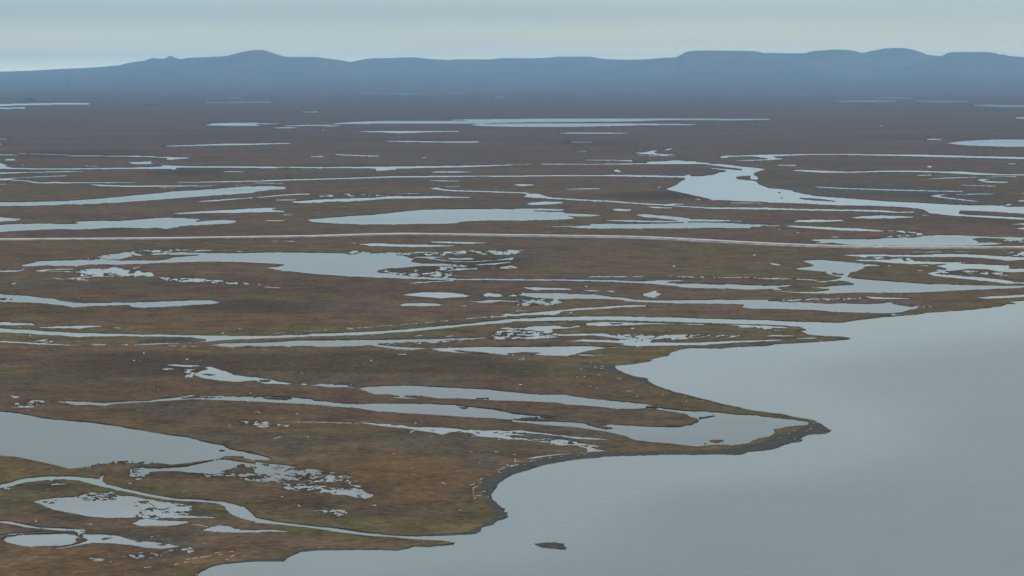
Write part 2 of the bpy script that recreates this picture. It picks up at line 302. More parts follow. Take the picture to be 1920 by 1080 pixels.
w I 845,378 910,379 900,384 860,384
s.25 I 230,478 400,462 500,458 480,480 350,494
s.3 I 150,372 220,378 220,390 160,384
w I 220,430 245,440 235,446 215,440
w I 1560,510 1650,496 1800,489 1920,489 J 200,479 300,471 600,469 900,466 1150,464 1350,460 1550,454 1760,453 1700,460 1500,470 1350,480 1200,487 1000,492 900,500 1000,515 1100,522 1270,530 1270,537 1150,545 1050,541 950,526 850,513 650,521 500,523 400,516 200,518 0,517 I 1700,519
s.35 J 900,495 1200,488 1500,472 1740,457 1700,466 1500,480 1300,495 1000,510
s.6 I 1030,512 1400,512 1560,515 1560,521 1400,517
w J 1295,536 1350,531 1400,528 1600,522 1920,519 K 300,517 500,514 600,514 650,519 720,528 700,533 690,537 620,545 540,560 490,572 460,582 400,591 250,589 150,576 100,572 0,569 J 1850,576 1780,574 1600,571 1450,559 1380,556 1350,546
l J 1480,548 1600,556 1750,568 1760,572 1650,569 1540,560
l K -20,570 60,564 200,566 215,570 150,572 20,575
s.3 J 1830,572 1920,575 K 100,590 100,595 0,592 J 1840,588
w K 300,430 500,421 700,421 790,440 780,430 900,424 1000,430 1080,440 1100,450 1130,435 1280,432 1250,445 1180,455 1120,460 1050,470 1040,485 1200,488 1400,488 1600,477 1900,470 1920,467 L 130,467 100,474 0,479 K 1700,491 1550,501 1450,509 1250,511 1050,516 900,523 780,531 700,527 720,511 800,503 850,500 750,491 600,486 380,478 480,470 520,462 620,465 750,470 800,475 830,465 720,450 600,440 450,441 300,438
l K 860,445 900,440 920,455 880,460
l K 700,505 860,514 930,517 800,522 700,522
l K 960,435 1010,432 1010,442 970,444
s.5 K 780,430 1100,430 1300,430 1300,445 1100,470 850,470
w K -20,457 0,455 150,445 300,444 400,448 250,456 0,466
w K -60,380 0,380 100,382 110,370 200,364 350,361 380,372 440,371 500,361 515,372 400,386 300,391 260,406 180,403 110,392 0,391
w K 225,337 400,335 485,338 350,343
w K 545,350 570,342 700,335 850,338 900,339 1100,344 1450,351 1440,358 1250,353 1000,353 850,362 650,366 570,361
l K 740,347 830,345 810,353 760,352
w K 1570,355 1700,355 1920,361 L 120,369 190,377 100,383 0,379 K 1800,376 1720,379 1700,365
s.45 K 1720,370 1920,372 L 60,385 0,392 K 1760,382
s.35 J 1780,398 1920,370 K 300,395 330,420 300,450 0,462 J 1780,468
s.35 J 1800,440 1920,430 K 200,425 200,433 0,440
s.45 K 1130,430 1400,428 1700,435 1690,450 1400,462 1200,472
w L 0,436 60,431 200,437 180,444 0,443
w L 190,458 300,451 400,446 350,458 230,462
s.4 L 0,395 140,390 140,398 0,405
w K 455,579 530,575 600,579 730,580 720,586 530,588
w K 808,581 855,581 855,585 810,584
s.3 K 40,605 100,600 95,615 50,618
w J 1055,577 1090,576 1125,574 1120,581 1070,583
w I 985,622 1005,618 1020,623 1000,627
w I 1040,621 1052,621 1050,626
s.45 J 1100,450 1250,432 1250,440 1120,456
s.4 J 1350,440 1520,438 1520,444 1350,446
w J 1805,426 1830,424 1850,428 1820,432
w J 1815,381 1920,376 K 40,384 0,390 J 1850,386
w I 1240,656 1330,651 1480,659 1510,664 1430,672 1380,672 1300,665
s.45 I 1215,683 1400,688 1510,690 1480,720 1440,760 1380,745 1380,705 1220,690
w I 1470,735 1480,715 1500,704 1560,690 1530,672 1580,670 1650,692 1700,704 1760,730 1850,742 1920,747 J 80,760 150,775 270,797 240,805 150,801 50,799 0,782 I 1920,775 1840,780 1800,787 1650,777 1560,766 1490,747
l I 1510,728 1560,722 1620,730 1580,738
l J 20,772 80,770 110,776 50,784
s.55 J 270,793 400,803 500,798 600,798 750,822 680,828 450,815 300,805
w J 390,812 480,802 600,806 680,815 770,828 850,816 1000,811 1200,811 1500,827 1750,839 1920,859 K 150,874 400,879 600,909 800,929 1000,947 1070,959 1120,962 1100,972 1060,985 1000,985 900,991 780,989 600,971 400,956 350,946 200,936 0,930 J 1700,921 1500,909 1400,913 1370,911 1250,891 1130,886 1100,896 980,879 900,881 850,863 800,846 780,835 600,824 450,817
l K 1010,968 1100,963 1080,974 1020,980
l J 1650,907 1750,908 1750,913 1660,913
w J 1020,897 1100,897 1220,908 1200,912 1100,909
w K 1060,988 1110,975 1150,985 1300,998 1450,1010 1600,1020 1780,1032 1920,1046 L 100,1056 200,1066 290,1080 310,1095 300,1110 250,1115 150,1122 100,1132 40,1145 60,1160 40,1180 0,1200 O 1850,130 1780,165 1700,178 1640,182 1570,175 1500,180 1400,192 1300,185 1150,170 1000,155 900,142 870,120 800,80 700,60 600,30 700,20 900,30 1050,40 1250,42 1350,25 1400,0 K 1395,1062 1350,1055 1300,1030 1220,1015 1150,1002
l K 1400,1052 1480,1042 1530,1040 1450,1052 1410,1062
l O 1478,150 1500,139 1580,140 1590,152 1550,162 1500,158
l O 1440,166 1455,164 1462,169 1445,172
s.5 K 1200,1000 1400,1005 1700,1025 1920,1040 1920,1046 1600,1030 1350,1020
w I 470,930 520,924 650,934 760,941 900,934 1100,924 1200,911 1350,895 1430,882 1480,883 1420,895 1380,910 1500,897 1700,891 1830,894 1920,904 J 0,895 200,895 300,900 420,910 440,925 550,930 650,945 750,950 870,945 1000,945 1300,947 1480,954 1600,971 1750,984 1850,999 1920,1019 K 150,1034 350,1045 400,1058 O 0,-14 100,-6 300,0 500,8 600,20 700,30 800,75 880,108 860,115 780,98 700,78 500,50 300,35 150,20 0,5 J 1920,1072 1850,1066 1700,1056 1500,1046 1300,1031 1100,1021 900,1006 800,991 700,976 550,966 400,956 200,946 0,936 I 1700,926 1500,919 1380,921 1200,931 1000,943 850,953 790,966 700,961 560,959 500,946
l J 60,905 180,903 280,908 200,915 100,912
l J 1530,977 1590,975 1580,984 1540,985
l K 200,1042 380,1052 350,1058 220,1050
l K 60,1058 180,1050 200,1056 90,1066
l O 560,22 640,18 720,26 660,30 760,55 700,58 620,42
s.5 I 400,935 480,925 500,945 440,945
s.5 I 1350,905 1500,888 1900,895 1920,910 1500,912
w I 65,884 110,889 170,899 110,906
w I 80,973 180,966 260,961 250,969 180,975 120,977
w I 190,1000 220,990 222,995 200,1004
s.2 I 100,950 280,920 370,930 300,970 150,985
s.4 J 400,935 600,940 780,960 800,990 600,975
l I 1370,905 1500,900 1650,903 1480,909
w M -260,-100 0,-75 60,-72 140,-65 250,-40 400,-15 600,-2 700,8 850,30 1000,55 1200,90 1420,121 1475,134 1500,145 1680,180 1730,205 1760,210 1900,240 1920,245 N 90,270 120,290 60,296 0,290 M 1900,298 1850,280 1700,262 1660,275 1640,285 1500,305 1300,330 1150,312 1000,302 850,302 760,316 700,331 600,351 520,359 480,351 400,331 250,300 120,268 0,262 -260,262
l M 1650,219 1690,218 1690,223 1650,223
l M 1680,265 1780,263 1830,268 1780,276 1700,276
s.5 M 500,358 700,335 800,305 1000,298 1200,318 1100,322 900,312 700,348
w M 1650,285 1560,300 1400,335 1200,350 1050,345 1000,352 1080,355 1080,395 1150,380 1300,375 1480,385 1600,395 1680,378 1740,345 1800,322 1920,330 N 60,326 0,318 M 1800,300 1700,282
s.55 M 975,360 1050,345 1120,350 1120,395 1050,440 975,440
s.52 M 1740,332 1920,318 N 0,316 150,343 200,360 400,373 500,398 670,413 640,432 450,422 300,430 200,445 100,430 0,390 M 1880,345 1760,352
w N -10,330 60,335 150,350 200,370 250,395 220,430 150,425 100,400 0,370
w N 400,405 500,402 670,413 640,430 520,418
w N 200,365 400,378 380,390 250,385
s.5 N 150,465 200,460 400,455 480,480 600,500 850,503 830,532 935,573 800,583 700,560 500,550 400,522 250,517 200,490
w N 770,540 830,545 870,570 800,580
s.5 N 680,450 790,480 850,505 780,505 690,470
s.35 N 240,598 340,635 330,642 240,612
s.4 N 430,670 670,655 670,690 580,725 430,690
s.5 N 855,615 905,620 905,636 860,630
w N 182,562 205,560 210,566 190,570
w N 505,446 535,450 520,458
s.5 M 1560,385 1760,390 1760,412 1620,410
s.35 M 1780,375 1920,390 1920,445 1800,445
w M 245,605 330,584 450,569 600,560 620,548 750,548 850,562 880,552 1000,560 1060,576 1150,590 1250,610 1350,630 1200,640 1160,655 1230,690 1330,700 1480,711 1620,718 1580,726 1350,726 1200,723 1000,721 800,729 650,716 550,696 400,666 320,631
i.3 M 1000,595 1150,600 1200,722 1030,722
s.55 M 1150,600 1450,630 1420,722 1200,715
i.45 M 580,550 880,552 860,605 600,590
s.5 M 590,535 850,528 880,550 700,552
i.3 M 300,605 420,590 420,615 340,620
w M 975,768 1060,735 1200,740 1400,748 1430,760 1350,776 1250,789 1050,787
s.5 M 1060,722 1200,722 1200,740 1070,735
w M 1425,766 1550,778 1520,786 1440,774
w M 1510,818 1560,795 1700,789 1800,811 1920,815 N 0,812 120,812 240,825 230,830 100,829 0,838 M 1920,836 1750,839 1600,831
s.5 M 1500,780 1700,780 1800,808 1560,798
w M -260,735 0,745 80,748 200,775 300,795 450,799 550,807 690,819 600,827 450,826 350,816 200,801 100,781 0,763 -260,740
w M -260,860 0,855 100,840 200,833 350,826 360,831 300,840 180,846 60,858 15,868 -260,875
w M 15,882 60,862 180,848 350,844 500,840 580,850 605,865 570,885 580,905 540,925 450,938 320,941 220,944 100,925 40,908
w M 605,870 650,851 750,845 880,855 1000,889 1100,900 1200,909 1230,925 1270,916 1285,925 1360,938 1300,945 1200,956 1100,951 980,931 850,916 700,916 600,932 500,951 420,961 400,956 520,935 620,905 660,890
l M 760,884 790,875 850,870 820,882 780,890
l M 1010,899 1050,896 1080,900 1040,907
l M 1180,925 1220,920 1240,930 1200,932
s.4 M 560,815 690,830 690,850 600,870 560,840
w M 650,1030 690,1020 700,1024 770,1028 790,1036 760,1052 680,1043 715,1035
w M 740,1016 770,1018 850,1009 845,1014 770,1023
w M 370,445 450,445 440,450 375,450
w M 375,472 430,461 440,466 495,463 480,473 390,480
w M 130,485 200,484 195,490
w M 640,767 695,767 690,773 645,772
w M 820,1053 845,1050 830,1062
s.15 M 900,1000 1500,940 1500,990 1000,1050
s.25 M 0,500 90,485 60,530 0,535
w N 30,2 350,0 520,3 700,11 800,7 900,15 1100,28 1200,40 1400,46 1600,60 1920,75 O 60,66 150,77 300,94 450,110 650,127 760,141 650,141 480,131 300,106 100,89 0,82 N 1920,84 1700,78 1500,78 1450,88 1400,101 1350,90 1250,76 1100,52 950,37 880,28 780,14 700,18 350,6
l N 1320,70 1350,68 1350,74
s.5 N 0,20 250,25 250,40 60,36
s.55 N 800,10 1200,35 1600,60 1920,72 1920,100 1600,85 1400,60 1000,30
w N 1580,112 1630,108 1670,95 1750,88 1850,95 1900,110 1920,112 O 0,128 100,128 200,134 280,128 400,138 450,145 550,168 650,184 650,195 600,195 640,210 720,220 650,226 560,233 400,246 250,266 150,283 100,281 200,260 350,244 500,238 560,225 560,205 480,184 350,183 250,166 100,140 0,138 N 1850,130 1750,120
s.5 N 1560,95 1920,85 O 100,100 100,125 0,135 N 1800,122
s.4 O 0,90 60,100 20,115 0,110
w N 120,128 190,112 200,116 140,130
s.3 N -200,0 100,0 200,30 60,45 -200,30
s.3 P 195,128 260,112 310,98 330,97 290,112 255,130 215,150
s.3 N 860,20 1200,40 1560,70 1900,90 1900,98 1500,90 1200,66
s.35 J 280,795 700,800 760,815 500,812
s.4 M 1900,-80 1990,-65 1990,-60 1900,-70
w I -260,122 0,124 100,130 200,135 320,152 400,158 480,178 540,188 640,192 800,190 1000,186 1200,180 1400,172 1500,169 1580,170 1640,184 1650,192 1600,202 1450,210 1200,224 1080,230 1000,226 960,215 975,210 800,213 560,226 510,220 460,210 380,203 350,198 0,184 -260,184
l I 0,158 30,156 52,160 30,168 0,166
l I 72,162 88,161 88,166 74,166
s.4 N 0,300 300,340 700,400 760,450 650,450 300,460 0,450
i.35 N 150,350 400,373 670,410 640,430 300,425 150,400
s.3 M 1400,360 1740,340 1760,400 1500,420
i.3 O 100,130 450,140 600,190 350,180
i.25 K 780,425 1100,430 1040,485 850,475
s.35 I 1560,505 1900,512 J 300,520 300,526 I 1700,524
'''
ZONES = '''
beach 6 3 1 N 1690,450 1760,420 1920,330 O 80,320 200,290 400,255 700,238 1000,228 1500,222 1700,200 1920,150 P 0,120 100,95 250,60 330,10 400,10 480,70 300,115 100,195 0,215 O 1780,232 1730,258 900,262 400,300 200,350 0,400 N 1860,440 1800,505 1765,580 1700,560
beach 5 2 1 N 1690,560 1750,590 1870,665 1900,705 1850,740 1790,770 1690,830 1630,855 1400,866 1200,866 1200,852 1400,845 1600,830 1690,790 1760,740 1830,700 1740,640
beach 4 2 .9 N 0,1040 200,1035 240,1000 350,965 480,955 700,955 1050,955 1130,940 1300,930 1500,915 1300,950 1000,975 480,975 350,985 240,1030 200,1060 0,1060
beach 5 2 1 K 700,665 780,655 800,690 1030,755 1100,818 1060,822 960,785 850,750 740,715 690,690
beach 4 1.2 .9 K 1000,770 1100,812 1200,850 1600,950 1920,1025 1920,1035 1600,965 1200,868 1050,825
beach 4 1 .8 K 780,655 900,645 1050,625 1190,565 1250,535 1530,528 1920,505 L 200,487 500,468 620,455 400,482 50,503 K 1530,540 1250,545 1050,632 780,668
beach 3 1 .7 Z 365,1085 395,1060 480,1048 560,1045 480,1056 400,1070
beach 3 1 .8 I 1000,500 1080,463 1400,450 1545,470 1400,490 1180,503
grey 20 6 .9 Z 855,862 900,858 960,866 940,876 900,880 870,874
grey 30 7 .7 Z 470,820 560,818 600,845 520,850
grey 30 6 .7 Z 215,758 300,752 420,775 300,795
grey 20 6 .8 Z 235,995 300,1000 340,1015 420,1025 330,1035 250,1015
grey 25 6 .5 Z 270,1045 360,1030 430,1020 420,1035 330,1055
grey 30 3 .8 Z 1440,338 1600,345 1760,352 1900,362 1900,380 1750,378 1560,366 1460,352
grey 30 2 .7 Z 780,300 900,294 990,297 1040,300 960,306 820,310
grey 40 3 .6 Z 1190,320 1280,310 1390,318 1330,330 1240,328
grey 30 3 .6 Z 1230,336 1300,330 1260,352
grey 20 3 .7 K 350,650 700,640 750,720 600,740 480,700
dark 40 1.5 1 E 0,855 200,838 500,825 850,795 860,805 500,838 200,852 0,868
dark 60 1.2 1 Z 960,267 1100,264 1200,270 1280,276 1200,278 1060,271
dark 60 1 .9 Z 630,263 720,260 900,262 900,264 760,265
dark 50 1.5 .8 Z 0,283 220,280 340,290 240,300 0,298
dark 50 2 .8 Z 250,320 400,315 470,320 400,330 260,330
dark 60 1.5 .8 Z 1560,255 1720,250 1830,254 1700,262
dark 60 2 .8 Z 1100,365 1300,355 1360,370 1200,378
dark 40 2 .7 Z 60,185 130,182 200,188 100,190
dark 60 4 .6 Z 100,665 250,655 480,665 640,655 900,665 1080,690 1050,712 800,705 480,700 250,712 60,700
dark 40 4 .6 Z 480,560 640,570 600,592 400,585 300,575
dark 50 4 .5 Z 0,580 90,570 220,590 100,600
dark 30 6 .7 Z 240,868 330,866 470,900 430,905 330,890 260,900
dark 30 4 .6 Z 20,905 90,905 170,912 120,925 30,925
dark 40 4 .7 Z 860,480 1000,482 1000,512 700,508 730,500
rust 40 10 .8 Z 640,845 720,842 830,862 900,862 890,905 860,930 760,960 660,930 560,880
rust 60 10 .5 Z 160,985 260,975 330,990 200,1000
rust 50 8 .6 Z 280,1025 420,1010 520,1020 400,1050 300,1060
rust 60 8 .6 Z 0,1040 140,1020 260,1040 240,1080 0,1080
rust 60 6 .6 Z 0,735 200,715 420,715 360,735 100,750
rust 60 6 .5 Z 480,690 700,700 960,700 900,715 560,715
rust 60 5 .5 Z 0,485 120,478 300,468 330,475 150,485 60,500
rust 60 5 .45 Z 400,545 620,545 640,560 420,570
rust 40 4 .7 Z 380,790 560,780 700,800 600,808 420,800
green 30 6 .8 Z 0,895 90,885 190,888 200,895 330,925 460,955 480,975 420,955 300,925 190,902 90,893 0,905
green 30 8 .8 Z 480,960 560,975 720,990 860,995 930,970 920,950 880,900 900,930 880,960 800,975 600,960
green 30 5 .7 Z 480,985 620,1000 760,1015 620,1015 500,1000
green 40 5 .7 Z 1030,660 1150,655 1260,645 1380,645 1290,655 1180,675 1090,680
green 50 4 .6 Z 960,612 1150,612 1440,615 1530,625 1300,640 1000,625
green 50 5 .6 Z 1130,720 1250,740 1400,775 1500,790 1380,782 1200,755
green 40 5 .5 Z 1150,850 1250,845 1400,850 1500,815 1440,838 1300,848
green 60 5 .5 Z 0,650 200,660 400,655 700,660 480,665 100,668
green 50 5 .5 Z 480,610 700,600 880,592 800,612 560,625
beach 4 2 1 O 165,915 250,905 390,908 410,958 280,962 165,930
low 6 3 1 O 1430,130 1620,130 1620,175 1430,175
low 6 3 1 I 1500,715 1630,715 1630,745 1500,745
low 8 4 .8 M 700,860 1280,880 1280,950 700,920
low 8 4 .8 M 950,560 1450,600 1450,740 950,740
'''
HILLS = [
 ('hill', 'low hill with a small pointed summit left of the round hill', 43716, 13805, 5176, '-500,136.6 -200,135.6 0,134.2 60,132.3 112,129.3 160,127.4 190,125.2 225,122 236,119 252,116 271,114 278,111 285,108.5 300,110 309,110 316,106 320,103.5 324,106 330,109 340,111 380,116 450,125 600,137', 11),
 ('hill', 'broad rounded hill standing highest on the left', 38539, 10929, 5752, '130,137 220,130 270,124 300,119 330,113 350,108.5 375,107.5 425,105 440,101 460,96 472,94 480,93.3 492,93.5 505,97 520,102 533,105.7 545,106.5 590,106.5 610,109 635,112 650,115 660,117 700,121 760,127 850,137', 23),
 ('hill', 'long low level ridge across the middle of the skyline', 41991, 13230, 5176, '440,137 560,128 620,121 656,116.5 680,111.5 700,109 735,109 757,107.5 780,107.5 800,110 843,112.5 855,111 915,111.5 940,109 975,109 1005,109 1030,108 1045,106 1108,106 1120,109 1140,111 1180,112 1215,111 1240,108.5 1268,107.5 1300,110 1380,118 1480,130 1540,137', 37),
 ('hill', 'flat topped table hill right of the level ridge', 37389, 10929, 5752, '1060,137 1140,127 1200,117 1240,110 1268,107 1276,103 1285,98 1295,95.5 1320,94.5 1385,95 1410,95.5 1425,97.5 1435,100 1440,99 1490,100 1512,99.5 1540,102 1620,110 1720,125 1810,137', 41),
 ('hill', 'double domed hill standing highest on the right', 39690, 11504, 5752, '1370,137 1430,120 1490,103 1512,99.5 1517,97 1530,95 1545,94.5 1555,93 1585,93 1600,95 1617,99.5 1635,95 1645,94 1655,91 1680,89.7 1700,90.5 1715,94 1730,99 1740,103 1755,104.5 1768,105 1800,112 1900,130 1960,137', 53),
 ('hill', 'low flat topped hill at the right end of the skyline', 36238, 10353, 5752, '1600,137 1690,124 1750,110 1768,104 1778,98.5 1790,97.5 1850,97.5 1868,100 1876,103 1880,101.5 1892,105 1920,107 1990,111 2100,119 2300,131 2420,137', 67),
 ('mound', 'small dark mound on the plain at the far left', 18600, 330, 330, '38,189.5 44,187.5 50,184.2 55,183.6 60,184.4 66,188 72,189.5', 71),
 ('mound', 'low dark mound beyond the thin lake left of the middle', 19800, 420, 420, '452,188.5 462,186 472,183.2 482,182.8 490,185 500,188.5', 73),
 ('mound', 'broad low dark mound left of the thin lake', 15400, 330, 330, '264,200.5 272,197.8 282,196 294,197 306,200.5', 77),
 ('mound', 'small dark mound between two slivers of water on the plain', 15500, 260, 260, '612,201 618,199.3 626,198 632,199.3 638,201', 79),
]
LOGS = '''
966.3,864.0,967.1,860.2|B|long bleached log pointing away from the beach beside the tiny creek pool
956.8,874.8,972.6,871.2|B|longest bleached log lying along the top of the curved gravel beach
894,930,902.6,929.4|B|thick white log on the middle of the dark gravel beach
906,921.8,910.6,921.5|B|short white log nearest the water on the dark gravel beach
900.3,905,902.3,904.4|B|bright white stump above the two logs on the gravel beach
885.6,908.6,891,906.8|B|pale driftwood, second from the top of the drift line along the green beach edge
900,899.2,904.4,897.2|B|pale driftwood, first from the top of the drift line along the green beach edge
887,915,892,913|B|pale driftwood, fifth from the top of the drift line along the green beach edge
891,913.4,896.5,912.4|B|pale driftwood, fourth from the top of the drift line along the green beach edge
887,916.5,889.5,914.5|B|pale driftwood, sixth from the top of the drift line along the green beach edge
886.5,919,889.5,917.6|B|pale driftwood, seventh from the top of the drift line along the green beach edge
885.8,922,889,921|B|pale driftwood, eighth from the top of the drift line along the green beach edge
886.5,926.5,889.8,925.6|B|pale driftwood, ninth from the top of the drift line along the green beach edge
888.5,930.5,891.5,929.4|B|pale driftwood, tenth from the top of the drift line along the green beach edge
889.5,935,891.5,932.5|B|pale driftwood, eleventh from the top of the drift line along the green beach edge
882.3,909.8,884.8,909.4|B|pale driftwood, third from the top of the drift line along the green beach edge
932.5,881.5,936,880.2|B|pale driftwood, first from the left in the chain rising to the longest beach log
934,884.4,938,883.4|B|pale driftwood piece just below the left end of the chain rising to the longest log
937,886.6,939.5,885.6|B|pale driftwood, second from the left in the chain rising to the longest beach log
938.5,880.6,942,879.6|B|pale driftwood, third from the left in the chain rising to the longest beach log
942.5,878.2,947,876.8|B|pale driftwood, fourth from the left in the chain rising to the longest beach log
950.5,873.4,954.5,872.4|B|pale driftwood, fifth from the left in the chain rising to the longest beach log
963.5,866.4,974.5,864.4|B|pale driftwood, first from the left on the beach right of the longest log
983,871.6,985.2,871|B|pale driftwood, second from the left on the beach right of the longest log
993.5,864.8,998.5,864.2|B|pale driftwood, third from the left on the beach right of the longest log
1000,864,1003,863.6|B|pale driftwood, fourth from the left on the beach right of the longest log
1012.5,860.8,1014.5,860.2|B|pale driftwood, fifth from the left on the beach right of the longest log
1030,859.4,1034,858.4|B|pale driftwood, sixth from the left on the beach right of the longest log
1052,856,1055,855.4|B|pale driftwood, seventh from the left on the beach right of the longest log
1084,855,1086,854.6|B|pale driftwood, eighth from the left on the beach right of the longest log
1095,852.4,1098,852|B|pale driftwood, ninth from the left on the beach right of the longest log
915,932.4,917,931.6|B|small pale log lying alone nearest the gravel point below the drift line
1512,808.4,1514,807.6|S|small pale driftwood, fourth from the left on the hooked gravel spit
1519,804.8,1522.3,804.0|S|small pale driftwood, fifth from the left on the hooked gravel spit
1477.5,813.2,1482.5,812.4|S|small pale driftwood, second from the left on the hooked gravel spit
1462.5,821.6,1465,820.6|S|small pale driftwood, first from the left on the hooked gravel spit
1524.5,794,1527.5,793|S|small pale driftwood, sixth from the left on the hooked gravel spit
1530,793.4,1532.6,792.4|S|small pale driftwood, seventh from the left on the hooked gravel spit
1488,808,1491,807.6|S|small pale driftwood, third from the left on the hooked gravel spit
1175,734,1187.2,732.8|T|long pale log lying on the green tundra above the long lake
1107.5,680.4,1110.2,679.6|W|small pale driftwood, fifth from the left among the scatter behind the shore notch
1115,689,1119,688|W|small pale driftwood, sixth from the left among the scatter behind the shore notch
1126,691.2,1131.5,690.2|W|small pale driftwood, ninth from the left among the scatter behind the shore notch
1127.5,687.4,1132,687|W|small pale driftwood, tenth from the left among the scatter behind the shore notch
1121,703.6,1126.5,702.4|W|small pale driftwood, eighth from the left among the scatter behind the shore notch
1089,692.8,1092,691.8|W|small pale driftwood, second from the left among the scatter behind the shore notch
1094.5,706.6,1097,705.4|W|small pale driftwood, third from the left among the scatter behind the shore notch
1081,707.6,1084.5,707|W|small pale driftwood, first from the left among the scatter behind the shore notch
1158.5,710.6,1165,710|W|small pale driftwood, eleventh from the left among the scatter behind the shore notch
1117.5,729,1121.5,728.2|W|small pale driftwood, seventh from the left among the scatter behind the shore notch
1106,724.8,1109.5,724|W|small pale driftwood, fourth from the left among the scatter behind the shore notch
1193.5,743.8,1196.5,742.8|T|small pale log just right of and below the long pale log on green tundra
1284,743.8,1286.5,742.8|T|small pale log on the narrowing green neck beside the lagoon, upper of two
1286,752.8,1288.5,752|T|small pale log on the narrowing green neck beside the lagoon, lower of two
1241.5,740.4,1244.5,739.8|T|small pale log between the long pale log and the narrowing green neck
769.6,811.6,779,807.6|T|thick white log beside the braided water on the brown tundra
829.8,905.2,835.2,907.4|T|pale log at the end of a short dark furrow in the tundra
738,851.6,740.2,850.8|T|tiny white log alone on brown tundra well left of the curved gravel beach
883,847.2,885.6,846.4|T|tiny white log alone in the dark grey shrubs above the curved beach
898.5,867.9,901.5,867.1|T|small pale log between the grey shrubs and the top of the drift line
951,872.9,953.5,872|B|pale driftwood piece just above the left end of the longest beach log
808.5,818.6,811.8,818|T|small pale log right of the thick white log, just below the braided water
861,957.4,863.4,956.6|T|tiny white log alone on the grass left of the blunt gravel point
963.5,852.8,966.3,852|T|small pale log just above the long log pointing away from the beach
934,825,937,824|T|slanting small log in the rusty strip between the braided channels
350,1049.4,358.4,1047.8|F|pale driftwood, third from the left in the line along the nearest shore
362,1047.8,372,1045.8|F|pale driftwood, fourth from the left in the line along the nearest shore
376,1045.4,397,1042.6|F|longest pale log in the driftwood line by the nearest shore
411,1040.2,416.5,1039.2|F|pale driftwood, seventh from the left in the line along the nearest shore
424,1050.2,428.6,1049.2|F|pale driftwood, eighth from the left in the line along the nearest shore
433,1043.4,440.5,1040.6|F|pale driftwood, tenth from the left in the line along the nearest shore
432,1035,437,1033.8|F|pale driftwood, ninth from the left in the line along the nearest shore
404,1037,412,1035.6|F|pale driftwood, sixth from the left in the line along the nearest shore
328,1059.4,334.4,1057|F|pale driftwood, first from the left in the line along the nearest shore
346,1055,351,1053.2|F|pale driftwood, second from the left in the line along the nearest shore
282.5,1038.2,287.5,1037.4|F|short pale log on brown tundra below the right tip of the twin pond
270,1064.4,283.4,1063.2|F|long pale log lowest on the foreground tundra, left of the nearest shore
283,1007.6,287.5,1006|T|small slanting log on grey lichen ground between two foreground ponds
367.5,1078.5,371.5,1077|F|pale driftwood, fifth from the left in the line along the nearest shore
'''
NAMED = '''1500,900|lagoon|broad grey lagoon filling the lower right with a river running into it
60,820|lake|large lake cut by the left edge beside the winding creek
650,495|lake|long bay shaped lake below the gravel road left of the middle
850,405|lake|long smooth lake above the gravel road in the middle
250,418|lake|long lake above the gravel road at the left
200,368|lake|slender curved lake rising to the right above the left lakes
1380,345|river|wide river bending through the plain and leaving at the right
1650,535|lake|wide lake reaching the right edge just above the lagoon shore
1550,578|lake|narrow lake ending close to the lagoon shore on the right
1390,800|lake|lake enclosed by the hooked gravel spit
900,740|lake|long narrow lake in the foreground tundra leading to the spit
1200,415|lake|forked lake just above the gravel road right of the middle
1700,452|lake|lake touching the gravel road near the right edge
1560,500|lake|three cornered lake below the gravel road on the right
1880,268|lake|bright lake cut by the right edge far out on the plain
1100,228|lake|longest thin lake far out in the middle of the plain
1100,234|lake|thin lake just in front of the longest far lake
820,552|pond|larger oval pond in the middle of the brown tundra
810,571|pond|smaller oval pond under the larger one in the tundra
60,1013|pond|round pond near the lower left corner
200,948|pond|pond full of dark islets beside the winding creek
290,981|pond|small pond below the pond full of dark islets
300,570|lake|tongue shaped lake from the left edge with a rounded end
640,643|lake|long narrow lake just below the wide river channel
740,345|river|thin river running straight across the middle distance
'''

# ------------------------------------------------------------------ helpers
def img2ground(x, y, z=0.0):
    """Survey coordinates of the map (column, row as seen from the survey point) to metres on the plane at height z."""
    x = np.asarray(x, float); y = np.asarray(y, float)
    xc = (x - 960.0) / FPX
    yc = (540.0 - y) / FPX
    cp, sp = math.cos(PITCH), math.sin(PITCH)
    fy = cp + yc * sp
    fz = -sp + yc * cp
    t = (z - H) / fz
    return xc * t, fy * t

def hash2(ix, iy, seed):
    h = (ix.astype(np.int64) * 374761393 + iy.astype(np.int64) * 668265263 + seed * 982451653) & 0x7fffffff
    h = ((h ^ (h >> 13)) * 1274126177) & 0x7fffffff
    h = (h ^ (h >> 16)) & 0xffffff
    return h / float(0xffffff)

def vnoise(x, y, seed):
    ix, iy = np.floor(x), np.floor(y)
    fx, fy = x - ix, y - iy
    fx = fx * fx * (3 - 2 * fx); fy = fy * fy * (3 - 2 * fy)
    ix = ix.astype(np.int64); iy = iy.astype(np.int64)
    a = hash2(ix, iy, seed); b = hash2(ix + 1, iy, seed); c = hash2(ix, iy + 1, seed); d = hash2(ix + 1, iy + 1, seed)
    return (a + (b - a) * fx) * (1 - fy) + (c + (d - c) * fx) * fy

def fbm(x, y, seed, octaves=3):
    v, a, s = 0.0, 1.0, 0.0
    for o in range(octaves):
        v = v + a * vnoise(x * 2 ** o + 17.3 * o, y * 2 ** o - 9.1 * o, seed + o)
        s += a; a *= .55
    return v / s

TILE = {c: (480 * (i % 4), (60, 270, 520, 790)[i // 4]) for i, c in enumerate('ABCDEFGHIJKLMNOP')}
def parse(txt):
    ox = oy = 0.0; k = .25; pts = []
    for tok in txt.split():
        if tok == 'Z':
            ox = oy = 0.0; k = 1.0
        elif tok in TILE:
            ox, oy = TILE[tok]; k = .25
        else:
            u, v = tok.split(',')
            pts.append((ox + float(u) * k, oy + float(v) * k))
    return np.array(pts)

